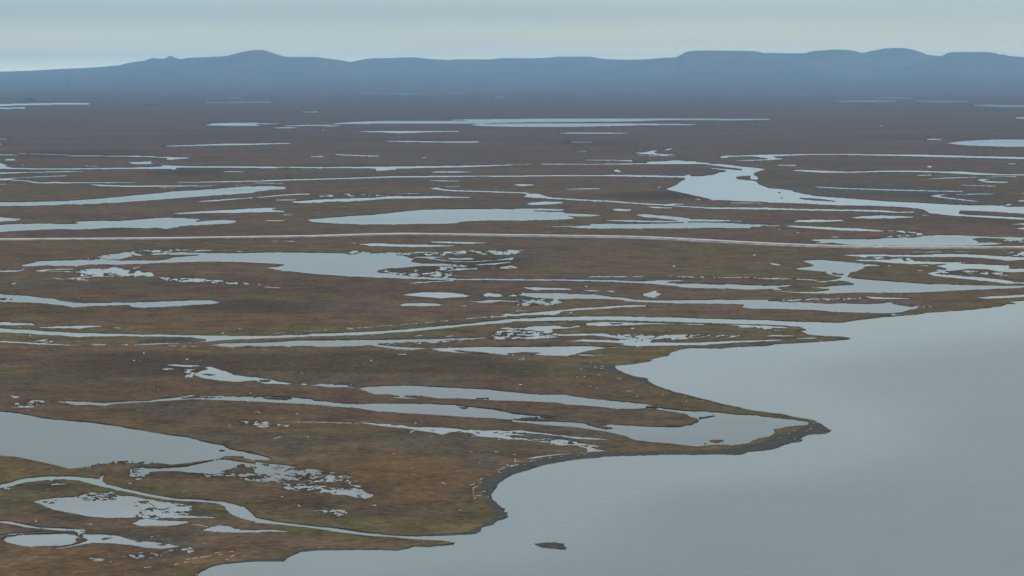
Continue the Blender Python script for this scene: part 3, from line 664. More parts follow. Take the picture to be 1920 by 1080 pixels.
# ------------------------------------------------------------------ the map of land and water
X0, X1, Y0, Y1 = -240.0, 2160.0, 154.5, 1150.0
SX, SY = 1.0, 2.0
NX, NY = int((X1 - X0) * SX), int((Y1 - Y0) * SY)
colx = X0 + (np.arange(NX) + .5) / SX
rowy = Y0 + (np.arange(NY) + .5) / SY

def fill(poly, nx=NX, ny=NY, sx=SX, sy=SY):
    """scan fill: returns (row0, col0, boolean block)"""
    px = (poly[:, 0] - X0) * sx - .5; py = (poly[:, 1] - Y0) * sy - .5
    r0, r1 = max(0, int(math.floor(py.min()))), min(ny - 1, int(math.ceil(py.max())))
    c0, c1 = max(0, int(math.floor(px.min()))), min(nx - 1, int(math.ceil(px.max())))
    if r1 < r0 or c1 < c0:
        return 0, 0, np.zeros((0, 0), bool)
    blk = np.zeros((r1 - r0 + 1, c1 - c0 + 2), np.int32)
    qx, qy = np.roll(px, -1), np.roll(py, -1)
    for r in range(r0, r1 + 1):
        m = (py <= r) != (qy <= r)
        xs = np.sort(px[m] + (r - py[m]) / (qy[m] - py[m]) * (qx[m] - px[m]))
        for a, b in zip(xs[0::2], xs[1::2]):
            ia, ib = max(int(math.ceil(a)), c0) - c0, min(int(math.floor(b)), c1) - c0
            if ib >= ia:
                blk[r - r0, ia] += 1; blk[r - r0, ib + 1] -= 1
    return r0, c0, np.cumsum(blk, axis=1)[:, :-1] > 0

water = np.zeros((NY, NX), bool)
lagoon = np.zeros((NY, NX), bool)
wetland = np.zeros((NY, NX), np.float32)
for n_op, line in enumerate(WATER.strip().split('\n')):
    op, txt = line.split(' ', 1)
    poly = parse(txt)
    r0, c0, blk = fill(poly)
    if blk.size == 0:
        continue
    rs, cs = slice(r0, r0 + blk.shape[0]), slice(c0, c0 + blk.shape[1])
    if op in 'wg':
        water[rs, cs] |= blk
        if op == 'g': lagoon[rs, cs] |= blk
    elif op == 'l':
        water[rs, cs] &= ~blk
    else:
        dens = float(op[1:])
        gx, gy = np.meshgrid(colx[cs], rowy[rs])
        wx, wy = img2ground(gx, gy)
        cx_, cy_ = 9.0 * wy / FPX, 2.2 * wy * wy / (H * FPX)      # finest flecks the survey resolves
        n = .62 * fbm(wx / cx_, wy / cy_, 11, 2) + .38 * fbm(wx / (5 * cx_), wy / (3.5 * cy_), 5, 2)
        vals = n[blk]
        if vals.size < 4: continue
        if op[0] == 's':
            th = np.quantile(vals, 1 - min(.9, dens * 1.15))
            water[rs, cs] |= blk & (n > th)
        else:
            th = np.quantile(vals, dens)
            water[rs, cs] &= ~(blk & (n < th))
        wetland[rs, cs] = np.maximum(wetland[rs, cs], blk)

# small stray pools that dot the tundra
rp = random.Random(3)
for k in range(95):
    y = 470 + 600 * rp.random() ** .8
    x = rp.uniform(0, 1500)
    if y > 880 and x > 900: continue
    hw = rp.uniform(.8, 2.6); hh = rp.uniform(.35, .7)
    c, r = int((x - X0) * SX), int((y - Y0) * SY)
    if water[max(0, r - 6):r + 6, max(0, c - 8):c + 8].any(): continue
    for rr in range(int(r - hh * SY), int(r + hh * SY) + 1):
        water[rr, int(c - hw * SX):int(c + hw * SX) + 1] = True

def blur(a, rx, ry):
    a = a.astype(np.float32)
    for ax, r in ((1, rx), (0, ry)):
        r = int(r)
        if r < 1: continue
        for _ in range(2):
            p = np.pad(a, [(r + 1, r) if i == ax else (0, 0) for i in range(2)], mode='edge')
            c = np.cumsum(p, axis=ax, dtype=np.float64)
            n = a.shape[ax]
            hi = np.take(c, np.arange(2 * r + 1, 2 * r + 1 + n), axis=ax); lo = np.take(c, np.arange(0, n), axis=ax)
            a = ((hi - lo) / (2 * r + 1)).astype(np.float32)
    return a

# lakes far out are slivers: keep them at least a row thick
far_rows = rowy < 225
wf = water.copy(); wf[1:] |= water[:-1]; wf[:-1] |= water[1:]
water[far_rows] = wf[far_rows]
# ragged shores: look the map up through a small wobble measured in metres on the ground
gx, gy = np.meshgrid(colx, rowy)
wx, wy = img2ground(gx, gy)
cx_, cy_ = 11.0 * wy / FPX, 2.6 * wy * wy / (H * FPX)
n1 = .6 * fbm(wx / cx_, wy / cy_, 31, 2) + .4 * fbm(wx / (4 * cx_), wy / (4 * cy_), 35, 2) - .5
n2 = .6 * fbm(wx / cx_, wy / cy_, 57, 2) + .4 * fbm(wx / (4 * cx_), wy / (4 * cy_), 59, 2) - .5
calm_far = np.clip((rowy - 170.0) / 260.0, .05, 1)[:, None]
ragged = .28 * calm_far + 1.0 * np.clip(blur(wetland, 12, 6), 0, 1)
pxm = FPX / np.maximum(wy, 1)
dc = n1 * 26.0 * ragged * SX
dr = n2 * 6.5 * ragged * SY
ci = np.clip(np.arange(NX)[None, :] + np.rint(dc).astype(int), 0, NX - 1)
ri = np.clip(np.arange(NY)[:, None] + np.rint(dr).astype(int), 0, NY - 1)
water = water[ri, ci]
lagoon = lagoon[ri, ci] & water
del gx, gy, wx, wy, n1, n2, cx_, cy_, dc, dr, ci, ri, pxm

def sample(a, x, y):
    c = np.clip(((np.asarray(x) - X0) * SX).astype(int), 0, a.shape[1] - 1)
    r = np.clip(((np.asarray(y) - Y0) * SY).astype(int), 0, a.shape[0] - 1)
    return a[r, c]

# painted plant and soil zones (quarter resolution rasters)
ZONE = {k: np.zeros((NY, NX), np.float32) for k in ('beach', 'green', 'rust', 'dark', 'grey', 'low')}
for line in ZONES.strip().split('\n'):
    kind, bx, by, val, txt = line.split(' ', 4)
    r0, c0, blk = fill(parse(txt))
    if blk.size == 0: continue
    bx, by = int(float(bx)), int(float(by) * SY)
    p0, p1 = max(0, r0 - 3 * by - 2), min(NY, r0 + blk.shape[0] + 3 * by + 2)
    q0, q1 = max(0, c0 - 3 * bx - 2), min(NX, c0 + blk.shape[1] + 3 * bx + 2)
    t = np.zeros((p1 - p0, q1 - q0), np.float32)
    t[r0 - p0:r0 - p0 + blk.shape[0], c0 - q0:c0 - q0 + blk.shape[1]] = blk * float(val)
    t = blur(t, bx, by)
    ZONE[kind][p0:p1, q0:q1] = np.maximum(ZONE[kind][p0:p1, q0:q1], t)
wet = blur(wetland, 14, 8)
levee = blur(lagoon, 34, 14)
shore = blur(water, 16, 6)
calm = 1.0 - np.clip((blur(lagoon, 210, 100) - .55) / .45, 0, 1) ** 2.0
openw = np.clip(blur(water, 26, 9) * 2.2, .25, 1)
far_ = np.clip((430.0 - rowy) / 160.0, 0, 1)[:, None]
bank_h = np.clip((.30 + .50 * far_) * openw * (1 - wet) * (1 - .95 * ZONE['beach']) * (1 - .9 * ZONE['low']), .03, .9)

# ------------------------------------------------------------------ outlines of the water, simplified
def crack_loops(m):
    m = np.pad(m, 1)
    nxt = {}
    def add(a, b): nxt.setdefault(a, []).append(b)
    up = m[1:, :] & ~m[:-1, :]        # water below, land above : edge runs right
    dn = ~m[1:, :] & m[:-1, :]
    for r, c in zip(*np.nonzero(up)): add((c, r + 1), (c + 1, r + 1))
    for r, c in zip(*np.nonzero(dn)): add((c + 1, r + 1), (c, r + 1))
    lf = m[:, 1:] & ~m[:, :-1]        # water right of the edge : edge runs up
    rt = ~m[:, 1:] & m[:, :-1]
    for r, c in zip(*np.nonzero(lf)): add((c + 1, r + 1), (c + 1, r))
    for r, c in zip(*np.nonzero(rt)): add((c + 1, r), (c + 1, r + 1))
    loops = []
    while nxt:
        s = next(iter(nxt)); loop = [s]; cur = s; d = None
        while True:
            opts = nxt[cur]
            if len(opts) == 1 or d is None:
                b = opts.pop()
            else:                      # two ways on: turn right, so that bodies touching at a corner stay apart
                want = (-d[1], d[0])
                k = next((i for i, o in enumerate(opts) if (o[0] - cur[0], o[1] - cur[1]) == want), 0)
                b = opts.pop(k)
            if not opts: del nxt[cur]
            d = (b[0] - cur[0], b[1] - cur[1]); cur = b
            if cur == s: break
            loop.append(cur)
        loops.append(np.array(loop, float) - 1.0)
    return loops

def simplify(p, tol):
    n = len(p)
    if n < 6: return p
    # merge collinear steps by midpoints first
    q = (p + np.roll(p, -1, axis=0)) / 2
    keep = np.zeros(n, bool)
    far = int(np.argmax(((q - q[0]) ** 2).sum(1)))
    keep[0] = keep[far] = True
    stack = [(0, far), (far, n)]
    while stack:
        a, b = stack.pop()
        if b - a < 2: continue
        A, B = q[a], q[b % n]
        d = B - A; l = math.hypot(*d)
        seg = q[a + 1:b] - A
        dist = np.abs(seg[:, 0] * d[1] - seg[:, 1] * d[0]) / l if l > 1e-9 else np.hypot(seg[:, 0], seg[:, 1])
        k = int(np.argmax(dist))
        if dist[k] > tol:
            keep[a + 1 + k] = True
            stack += [(a, a + 1 + k), (a + 1 + k, b)]
    return q[keep]

verts2, edges2, vid = [], [], {}
def vadd(x, y):
    k = (round(x, 2), round(y, 2))
    i = vid.get(k)
    if i is None:
        i = vid[k] = len(verts2); verts2.append(k)
    return i
def eadd(a, b):
    if a != b: edges2.append((a, b))
for lp in crack_loops(water):
    sp_ = simplify(lp, .42 if len(lp) > 60 else .3)
    if len(sp_) < 3: sp_ = lp
    xs = np.clip(X0 + sp_[:, 0] / SX, X0, X1); ys = np.clip(Y0 + sp_[:, 1] / SY, Y0, Y1)
    ids = [vadd(x, y) for x, y in zip(xs, ys)]
    for a, b in zip(ids, ids[1:] + ids[:1]): eadd(a, b)
corner = [vadd(X0, Y0), vadd(X1, Y0), vadd(X1, Y1), vadd(X0, Y1)]
for a, b in zip(corner, corner[1:] + corner[:1]): eadd(a, b)
jr = random.Random(5)
yy = Y0 + 3
while yy < Y1 - 2:
    xx = X0 + 6 + jr.uniform(0, 6)
    step = 9.0 if yy > 300 else 14.0
    while xx < X1 - 4:
        vadd(xx + jr.uniform(-2, 2), yy + jr.uniform(-1, 1))
        xx += step
    yy += 5.0 if yy > 300 else 4.0

out = delaunay_2d_cdt([Vector(v) for v in verts2], edges2, [], 0, 1e-4)
V = np.array([tuple(v) for v in out[0]]); T = np.array([f for f in out[2] if len(f) == 3])
ring = set()
for (a, b), o in zip(out[1], out[4]):
    if o: ring.add((min(a, b), max(a, b)))

# triangles joined across free edges form one body of land or water
parent = list(range(len(T)))
def find(i):
    while parent[i] != i:
        parent[i] = parent[parent[i]]; i = parent[i]
    return i
emap = {}
for t, (a, b, c) in enumerate(T.tolist()):
    for e in ((a, b), (b, c), (c, a)):
        k = (min(e), max(e))
        emap.setdefault(k, []).append(t)
for k, ts in emap.items():
    if len(ts) == 2 and k not in ring:
        a, b = find(ts[0]), find(ts[1])
        if a != b: parent[a] = b
root = np.array([find(i) for i in range(len(T))])
P3 = V[T]
area = .5 * np.abs((P3[:, 1, 0] - P3[:, 0, 0]) * (P3[:, 2, 1] - P3[:, 0, 1]) - (P3[:, 2, 0] - P3[:, 0, 0]) * (P3[:, 1, 1] - P3[:, 0, 1]))
cen = P3.mean(1)
tri_w = sample(water, cen[:, 0], cen[:, 1]).astype(float)
uniq, inv = np.unique(root, return_inverse=True)
ra = np.bincount(inv, area); rw = np.bincount(inv, area * tri_w)
region_water = rw > .5 * ra
is_w = region_water[inv]

# ------------------------------------------------------------------ materials
def material(name):
    m = bpy.data.materials.new(name); m.use_nodes = True
    nt = m.node_tree
    b = nt.nodes['Principled BSDF']
    return m, nt, b
def node(nt, kind, **kw):
    n = nt.nodes.new(kind)
    for k, v in kw.items(): setattr(n, k, v)
    return n
def noise(nt, vec, scale, detail=3.0, rough=.55, stretch=None, loc=None):
    if stretch or loc:
        mpn = node(nt, 'ShaderNodeMapping')
        mpn.inputs['Scale'].default_value = stretch or (1, 1, 1)
        mpn.inputs['Location'].default_value = loc or (0, 0, 0)
        nt.links.new(vec, mpn.inputs['Vector']); vec = mpn.outputs[0]
    n = node(nt, 'ShaderNodeTexNoise'); n.inputs['Scale'].default_value = scale
    n.inputs['Detail'].default_value = detail; n.inputs['Roughness'].default_value = rough
    nt.links.new(vec, n.inputs['Vector'])
    return n.outputs['Fac']
def rng(nt, val, a, b, c=0.0, d=1.0):
    n = node(nt, 'ShaderNodeMapRange'); n.inputs['From Min'].default_value = a; n.inputs['From Max'].default_value = b
    n.inputs['To Min'].default_value = c; n.inputs['To Max'].default_value = d
    nt.links.new(val, n.inputs['Value']); return n.outputs[0]
def math_(nt, op, a, b=None):
    n = node(nt, 'ShaderNodeMath', operation=op)
    for i, v in enumerate((a, b)):
        if v is None: continue
        if isinstance(v, (int, float)): n.inputs[i].default_value = v
        else: nt.links.new(v, n.inputs[i])
    return n.outputs[0]
def mixc(nt, fac, a, b, mode='MIX'):
    n = node(nt, 'ShaderNodeMix', data_type='RGBA', blend_type=mode)
    for s, v in (('Factor', fac), ('A', a), ('B', b)):
        if isinstance(v, tuple): n.inputs[s].default_value = v + (1,)
        elif isinstance(v, (int, float)): n.inputs[s].default_value = v
        else: nt.links.new(v, n.inputs[s])
    return n.outputs['Result']

BROWN, RUST, OLIVE, PURPLE = (.100, .070, .041), (.104, .066, .031), (.092, .077, .034), (.094, .063, .046)
GREYV, DARKV, GRAVEL, PEAT = (.070, .065, .053), (.036, .030, .026), (.056, .058, .054), (.016, .014, .010)
def tundra_material():
    m, nt, b = material('tundra')
    tcn = node(nt, 'ShaderNodeTexCoord'); P = tcn.outputs['Object']
    a1 = node(nt, 'ShaderNodeAttribute', attribute_name='zone_a'); s1 = node(nt, 'ShaderNodeSeparateColor'); nt.links.new(a1.outputs['Color'], s1.inputs[0])
    a2 = node(nt, 'ShaderNodeAttribute', attribute_name='zone_b'); s2 = node(nt, 'ShaderNodeSeparateColor'); nt.links.new(a2.outputs['Color'], s2.inputs[0])
    beach, green, rust = s1.outputs; dark, grey, wetf = s2.outputs
    n_big = noise(nt, P, 1 / 620.0, 4, .6)
    n_mid = noise(nt, P, 1 / 150.0, 5, .62, loc=(40, 7, 3))
    n_str = noise(nt, P, 1 / 260.0, 5, .62, stretch=(.45, 1.4, 1), loc=(3, 90, 1))
    n_sml = noise(nt, P, 1 / 26.0, 5, .65, loc=(9, 1, 5))
    n_fin = noise(nt, P, 1 / 5.0, 4, .65, loc=(2, 3, 4))
    edge = lambda src, amt: math_(nt, 'ADD', src, math_(nt, 'MULTIPLY', math_(nt, 'SUBTRACT', n_mid, .5), amt))
    c = mixc(nt, rng(nt, n_big, .38, .60), BROWN, PURPLE)
    c = mixc(nt, rng(nt, n_str, .50, .66, 0, .75), c, OLIVE)
    c = mixc(nt, rng(nt, n_mid, .55, .72, 0, .4), c, RUST)
    c = mixc(nt, rng(nt, noise(nt, P, 1 / 210.0, 5, .65, stretch=(.6, 1.2, 1), loc=(77, 5, 9)), .53, .68, 0, .8), c, GREYV)
    c = mixc(nt, rng(nt, math_(nt, 'MULTIPLY', rust, math_(nt, 'ADD', n_sml, .5)), .1, .9, 0, .62), c, RUST)
    c = mixc(nt, rng(nt, math_(nt, 'MULTIPLY', green, math_(nt, 'ADD', n_mid, .5)), .15, .75, 0, .9), c, OLIVE)
    c = mixc(nt, rng(nt, math_(nt, 'MULTIPLY', grey, math_(nt, 'ADD', n_sml, .5)), .2, .8, 0, .9), c, GREYV)
    c = mixc(nt, rng(nt, math_(nt, 'MULTIPLY', dark, math_(nt, 'ADD', n_sml, .5)), .2, .8, 0, .8), c, DARKV)
    c = mixc(nt, rng(nt, math_(nt, 'MULTIPLY', wetf, math_(nt, 'ADD', n_sml, .5)), .25, .9, 0, .6), c, (.045, .036, .026))
    yk = node(nt, 'ShaderNodeSeparateXYZ'); nt.links.new(P, yk.inputs[0])
    far_heath = rng(nt, math_(nt, 'ADD', yk.outputs['Y'], math_(nt, 'MULTIPLY', math_(nt, 'SUBTRACT', n_big, .5), 5000.0)), 3500.0, 9000.0, 0, .75)
    c = mixc(nt, far_heath, c, mixc(nt, rng(nt, n_str, .35, .65), mixc(nt, rng(nt, noise(nt, P, 1 / 900.0, 4, .6, stretch=(.3, 1, 1), loc=(6, 6, 6)), .35, .65), (.080, .052, .042), (.114, .073, .058)), (.078, .058, .040)))
    c = mixc(nt, 1.0, c, mixc(nt, rng(nt, noise(nt, P, 1 / 330.0, 4, .6, stretch=(.6, 1.2, 1), loc=(31, 7, 2)), .32, .68), (.90, .91, .93), (1.17, 1.16, 1.14)), 'MULTIPLY')
    # hummocks, sedge tussocks and bare spots: fine contrast that belongs to the plants
    c = mixc(nt, 1.0, c, mixc(nt, rng(nt, n_sml, .3, .7), (.66, .68, .74), (1.33, 1.30, 1.22)), 'MULTIPLY')
    c = mixc(nt, 1.0, c, mixc(nt, rng(nt, n_fin, .3, .7), (.62, .65, .68), (1.36, 1.33, 1.28)), 'MULTIPLY')
    c = mixc(nt, rng(nt, noise(nt, P, 1 / 3.2, 2, .5, loc=(5, 5, 5)), .69, .74, 0, .7), c, (.20, .19, .165))
    gr = mixc(nt, rng(nt, n_fin, .3, .7), tuple(v * .7 for v in GRAVEL), tuple(v * 1.3 for v in GRAVEL))
    gr = mixc(nt, rng(nt, n_sml, .42, .68, 0, .7), gr, (.078, .068, .052))
    gr = mixc(nt, rng(nt, noise(nt, P, 1 / 9.0, 3, .6, loc=(1, 8, 3)), .6, .72, 0, .6), gr, (.030, .031, .031))
    c = mixc(nt, rng(nt, math_(nt, 'MULTIPLY', beach, math_(nt, 'ADD', n_sml, .6)), .35, .65), c, gr)
    nt.links.new(c, b.inputs['Base Color'])
    b.inputs['Roughness'].default_value = .95
    b.inputs['Specular IOR Level'].default_value = 0.0
    bm = node(nt, 'ShaderNodeBump'); bm.inputs['Strength'].default_value = .8; bm.inputs['Distance'].default_value = .6
    nt.links.new(math_(nt, 'ADD', n_fin, math_(nt, 'MULTIPLY', n_sml, 2.5)), bm.inputs['Height']); nt.links.new(bm.outputs[0], b.inputs['Normal'])
    return m
M_TUNDRA = tundra_material()

m, nt, b = material('peat_bank'); M_PEAT = m
P = node(nt, 'ShaderNodeTexCoord').outputs['Object']
nt.links.new(mixc(nt, rng(nt, noise(nt, P, .3, 4), .3, .7), PEAT, (.040, .034, .024)), b.inputs['Base Color'])
b.inputs['Roughness'].default_value = .9; b.inputs['Specular IOR Level'].default_value = .2

def water_material(name, water_col, r_calm, r_rough, bump, wave, var):
    m, nt, b = material(name)
    P = node(nt, 'ShaderNodeTexCoord').outputs['Object']
    at = node(nt, 'ShaderNodeAttribute', attribute_name='ruffle').outputs['Fac']
    gust = noise(nt, P, 1 / 420.0, 4, .55, stretch=(.5, 1, 1))
    streak = noise(nt, P, 1 / 120.0, 4, .6, stretch=(.35, 1, 1), loc=(8, 2, 4))
    ruf = math_(nt, 'MULTIPLY', at, math_(nt, 'MULTIPLY', rng(nt, gust, .3, .7, 1 - .35 * var, 1 + .25 * var), rng(nt, streak, .3, .7, 1 - .3 * var, 1 + .3 * var)))
    nt.links.new(rng(nt, ruf, 0, 1, r_calm, r_rough), b.inputs['Roughness'])
    b.inputs['IOR'].default_value = 1.333
    nt.links.new(mixc(nt, rng(nt, noise(nt, P, 1 / 110.0, 5, .6), .32, .68), tuple(v * (1 - .4 * var) for v in water_col), tuple(v * (1 + .4 * var) for v in water_col)), b.inputs['Base Color'])
    rot = node(nt, 'ShaderNodeMapping'); rot.inputs['Rotation'].default_value = (0, 0, R(52)); nt.links.new(P, rot.inputs['Vector'])
    w1 = noise(nt, rot.outputs[0], 1 / wave, 3, .6, stretch=(.4, 1.2, 1))
    w2 = noise(nt, rot.outputs[0], 1 / (wave * 4), 2, .5, stretch=(.35, 1.0, 1))
    h = math_(nt, 'MULTIPLY', math_(nt, 'ADD', w1, w2), ruf)
    bm = node(nt, 'ShaderNodeBump'); bm.inputs['Strength'].default_value = bump; bm.inputs['Distance'].default_value = .4
    nt.links.new(h, bm.inputs['Height']); nt.links.new(bm.outputs[0], b.inputs['Normal'])
    return m
M_LAGOON = water_material('lagoon_water', (.108, .131, .135), .04, .31, 1.0, 8.0, .16)
M_LAKE = water_material('lake_water', (.036, .044, .042), .02, .13, .05, 2.5, 1.0)
M_POND = water_material('pond_water', (.140, .155, .156), .01, .05, .03, 2.0, .8)  # pale base colour stands in for brighter sky reflection on small waters

def link(name, me, kind=None, label=None, cat=None, group=None):
    o = bpy.data.objects.new(name, me); S.collection.objects.link(o)
    if kind: o['kind'] = kind
    if label: o['label'] = label
    if cat: o['category'] = cat
    if group: o['group'] = group
    return o
def mesh(name, v, f, mats, smooth=False):
    me = bpy.data.meshes.new(name)
    me.from_pydata([tuple(map(float, p)) for p in v], [], [tuple(map(int, q)) for q in f])
    for m in mats: me.materials.append(m)
    if smooth: me.polygons.foreach_set('use_smooth', [True] * len(me.polygons))
    me.update(); return me

# ------------------------------------------------------------------ ground (with its banks) and water bodies
gxv, gyv = img2ground(V[:, 0], V[:, 1])
hb = sample(bank_h, V[:, 0], V[:, 1])
on_ring = np.zeros(len(V), bool)
bank_edges = []
for k, ts in emap.items():
    if len(ts) == 2 and is_w[ts[0]] != is_w[ts[1]]:
        on_ring[list(k)] = True
        bank_edges.append((k, ts[0] if not is_w[ts[0]] else ts[1]))
inland = np.clip(1.0 - sample(shore, V[:, 0], V[:, 1]) * 1.6, 0, 1)
relief = (fbm(gxv / 90.0, gyv / 90.0, 91, 3) - .35) * 1.5 * inland * (1 - sample(wet, V[:, 0], V[:, 1])) ** 3 * np.clip(1.6 - gyv / 6000.0, 0, 1)
zl = np.where(on_ring, hb * (.25 + .9 * vnoise(gxv / 9.0, gyv / 9.0, 8) + .7 * vnoise(gxv / 70.0, gyv / 70.0, 18)), np.maximum(hb + relief, .04))
# the wet edge of a beach runs down to the water; elsewhere the bank is a small peat step
lt = T[~is_w]
used = np.unique(lt); idx = -np.ones(len(V), int); idx[used] = np.arange(len(used))
gv = np.stack([gxv, gyv, zl], 1)[used]
gf = [tuple(t) for t in idx[lt].tolist()]
def ccw(P, f):
    a, b, c = (P[i] for i in f[:3])
    return (b[0] - a[0]) * (c[1] - a[1]) - (b[1] - a[1]) * (c[0] - a[0]) > 0
gf = [f if ccw(gv, f) else f[::-1] for f in gf]
n_top = len(gf)
foot = {}; extra = []
lt_set = {}
for (a, b), t in bank_edges:
    tri = T[t].tolist()
    i = tri.index(a); fwd = tri[(i + 1) % 3] == b
    for v in (a, b):
        if v not in foot:
            foot[v] = len(used) + len(extra); extra.append((gxv[v], gyv[v], -.6))
    gf.append((idx[a], idx[b], foot[b], foot[a]))
# the tundra goes on beyond the mapped wedge
def g(x, y, z=.8):
    a, b = img2ground(x, y); return (float(a), float(b), z)
allv = np.concatenate([gv, np.array(extra)]) if extra else gv
nb = len(allv)
NEAR_Y = g(0, Y1)[1]; FAR_Y = g(0, Y0)[1]
xl = lambda y: g(X0, y)[0]
rest_v = [g(X0, Y0), (-58000, FAR_Y, .8), (-58000, -9000, .8), (-600, -9000, .8), (g(352, Y1)[0], NEAR_Y, .3), g(X0, Y1),
          g(X1, Y0), (58000, FAR_Y, .8), (58000, g(X1, 548)[1], .8), g(X1, 548, .4)]
rest_f = [(nb + 1, nb + 0, nb + 5, nb + 2)[::-1], (nb + 2, nb + 5, nb + 4, nb + 3)[::-1], (nb + 6, nb + 7, nb + 8, nb + 9)[::-1]]
allv = np.concatenate([allv, np.array(rest_v)])
me = mesh('ground', allv, gf + rest_f, [M_TUNDRA, M_PEAT])
mi = np.zeros(len(me.polygons), np.int32); mi[n_top:n_top + len(bank_edges)] = 1
# on a beach the step is gravel like the rest of the shore
for j, ((a, b), t) in enumerate(bank_edges):
    if sample(ZONE['beach'], V[a, 0], V[a, 1]) > .45: mi[n_top + j] = 0
me.polygons.foreach_set('material_index', mi)
za = np.zeros((len(allv), 4), np.float32); zb = np.zeros((len(allv), 4), np.float32)
src = np.concatenate([used, np.array(list(foot.keys()), int)]) if foot else used
for arr, names in ((za, ('beach', 'green', 'rust')), (zb, ('dark', 'grey', None))):
    for k, nme in enumerate(names):
        if nme: arr[:len(src), k] = sample(ZONE[nme], V[src, 0], V[src, 1])
lv = np.clip(sample(levee, V[src, 0], V[src, 1]) * 2.6, 0, .6)
za[:len(src), 1] = np.maximum(za[:len(src), 1], lv)
zb[:len(src), 2] = np.clip(sample(wet, V[src, 0], V[src, 1]) * 1.2, 0, 1)
za[:, 3] = zb[:, 3] = 1
for nme, arr in (('zone_a', za), ('zone_b', zb)):
    at = me.attributes.new(nme, 'FLOAT_COLOR', 'POINT'); at.data.foreach_set('color', arr.ravel())
me.polygons.foreach_set('use_smooth', [i < n_top for i in range(len(me.polygons))])
link('ground', me, 'structure')

# named waters by a point that lies on them
def build_water(name, tris, mat, kind, label=None, cat=None, group=None, more=None):
    used_ = np.unique(tris); ix = -np.ones(len(V), int); ix[used_] = np.arange(len(used_))
    v = np.stack([gxv[used_], gyv[used_], np.zeros(len(used_))], 1)
    f = [tuple(t) for t in ix[tris].tolist()]
    f = [q if ccw(v, q) else q[::-1] for q in f]
    ruf = (1 - sample(calm, V[used_, 0], V[used_, 1])) if mat is M_LAGOON else .35 + .65 * np.clip(sample(shore, V[used_, 0], V[used_, 1]) * 1.6 - .6, 0, 1)
    if more:
        n0 = len(v); v = np.concatenate([v, np.array(more[0])]); f += [tuple(n0 + i for i in q) for q in more[1]]
        ruf = np.concatenate([ruf, np.ones(len(more[0]))])
    me = mesh(name, v, f, [mat], True)
    at = me.attributes.new('ruffle', 'FLOAT', 'POINT'); at.data.foreach_set('value', np.asarray(ruf, np.float32))
    return link(name, me, kind, label, cat, group)
wreg = np.nonzero(region_water)[0]
order = wreg[np.argsort(-ra[wreg])]
tri_of = {}
srt = np.argsort(inv, kind='stable'); cuts = np.searchsorted(inv[srt], np.arange(len(uniq) + 1))
def tris_of(r): return T[srt[cuts[r]:cuts[r + 1]]]
def region_at(x, y):
    best = None
    d = (cen[:, 0] - x) ** 2 + ((cen[:, 1] - y) * 3) ** 2
    d[~is_w] = 1e9
    return inv[int(np.argmin(d))]
done = set()
sea_more = ([g(X1, 548, 0), (58000, g(X1, 548)[1], 0), (58000, -9000, 0), (-600, -9000, 0), (g(352, Y1)[0], NEAR_Y, 0), g(X1, Y1, 0)],
            [(0, 5, 2, 1)[::-1][::-1], (5, 4, 3, 2)])
for line in NAMED.strip().split('\n'):
    xy, name, label = line.split('|')
    x, y = (float(q) for q in xy.split(','))
    r = region_at(x, y)
    if r in done: continue
    done.add(r)
    if name == 'lagoon':
        sm = [tuple(q) for q in sea_more[1]]
        pv = sea_more[0]
        sm = [q if ccw(pv, q) else q[::-1] for q in sm]
        build_water(name, tris_of(r), M_LAGOON, 'structure', label, None, None, (pv, sm))
    else:
        build_water(name, tris_of(r), M_POND if ra[r] < 2600 or name in ('pond', 'river') else M_LAKE, 'structure', label)
small = []
n_pond = 0
for r in order:
    if r in done: continue
    if ra[r] > 55 and n_pond < 290:
        n_pond += 1
        build_water('pond', tris_of(r), M_POND, 'structure', None, None, 'ponds scattered over the tundra')
    else:
        small.append(tris_of(r))
if small:
    build_water('pools', np.concatenate(small), M_POND, 'stuff', 'tiny pools of water glinting all over the wet tundra')
print('verts', len(V), 'tris', len(T), 'ponds', n_pond, 'small', len(small), 'regions', len(uniq))

# ------------------------------------------------------------------ hills
m, nt, b = material('hill_heath'); M_HILL = m
P = node(nt, 'ShaderNodeTexCoord').outputs['Object']
c = mixc(nt, rng(nt, noise(nt, P, 1 / 1800.0, 5, .6), .35, .65), (.115, .115, .085), (.155, .15, .115))
c = mixc(nt, rng(nt, noise(nt, P, 1 / 500.0, 5, .6, loc=(4, 4, 4)), .45, .7, 0, .7), c, (.08, .085, .075))
zz = node(nt, 'ShaderNodeSeparateXYZ'); nt.links.new(P, zz.inputs[0])
belt = math_(nt, 'ADD', zz.outputs['Z'], math_(nt, 'MULTIPLY', noise(nt, P, 1 / 1300.0, 5, .6), 160.0))
c = mixc(nt, rng(nt, belt, 70.0, 300.0), (.086, .058, .046), c)      # heath on the foot slopes, bare stone above
nt.links.new(c, b.inputs['Base Color']); b.inputs['Roughness'].default_value = 1.0; b.inputs['Specular IOR Level'].default_value = 0.0

m, nt, b = material('dark_willow'); M_MOUND = m
b.inputs['Base Color'].default_value = (.018, .020, .016, 1); b.inputs['Roughness'].default_value = 1.0; b.inputs['Specular IOR Level'].default_value = .05

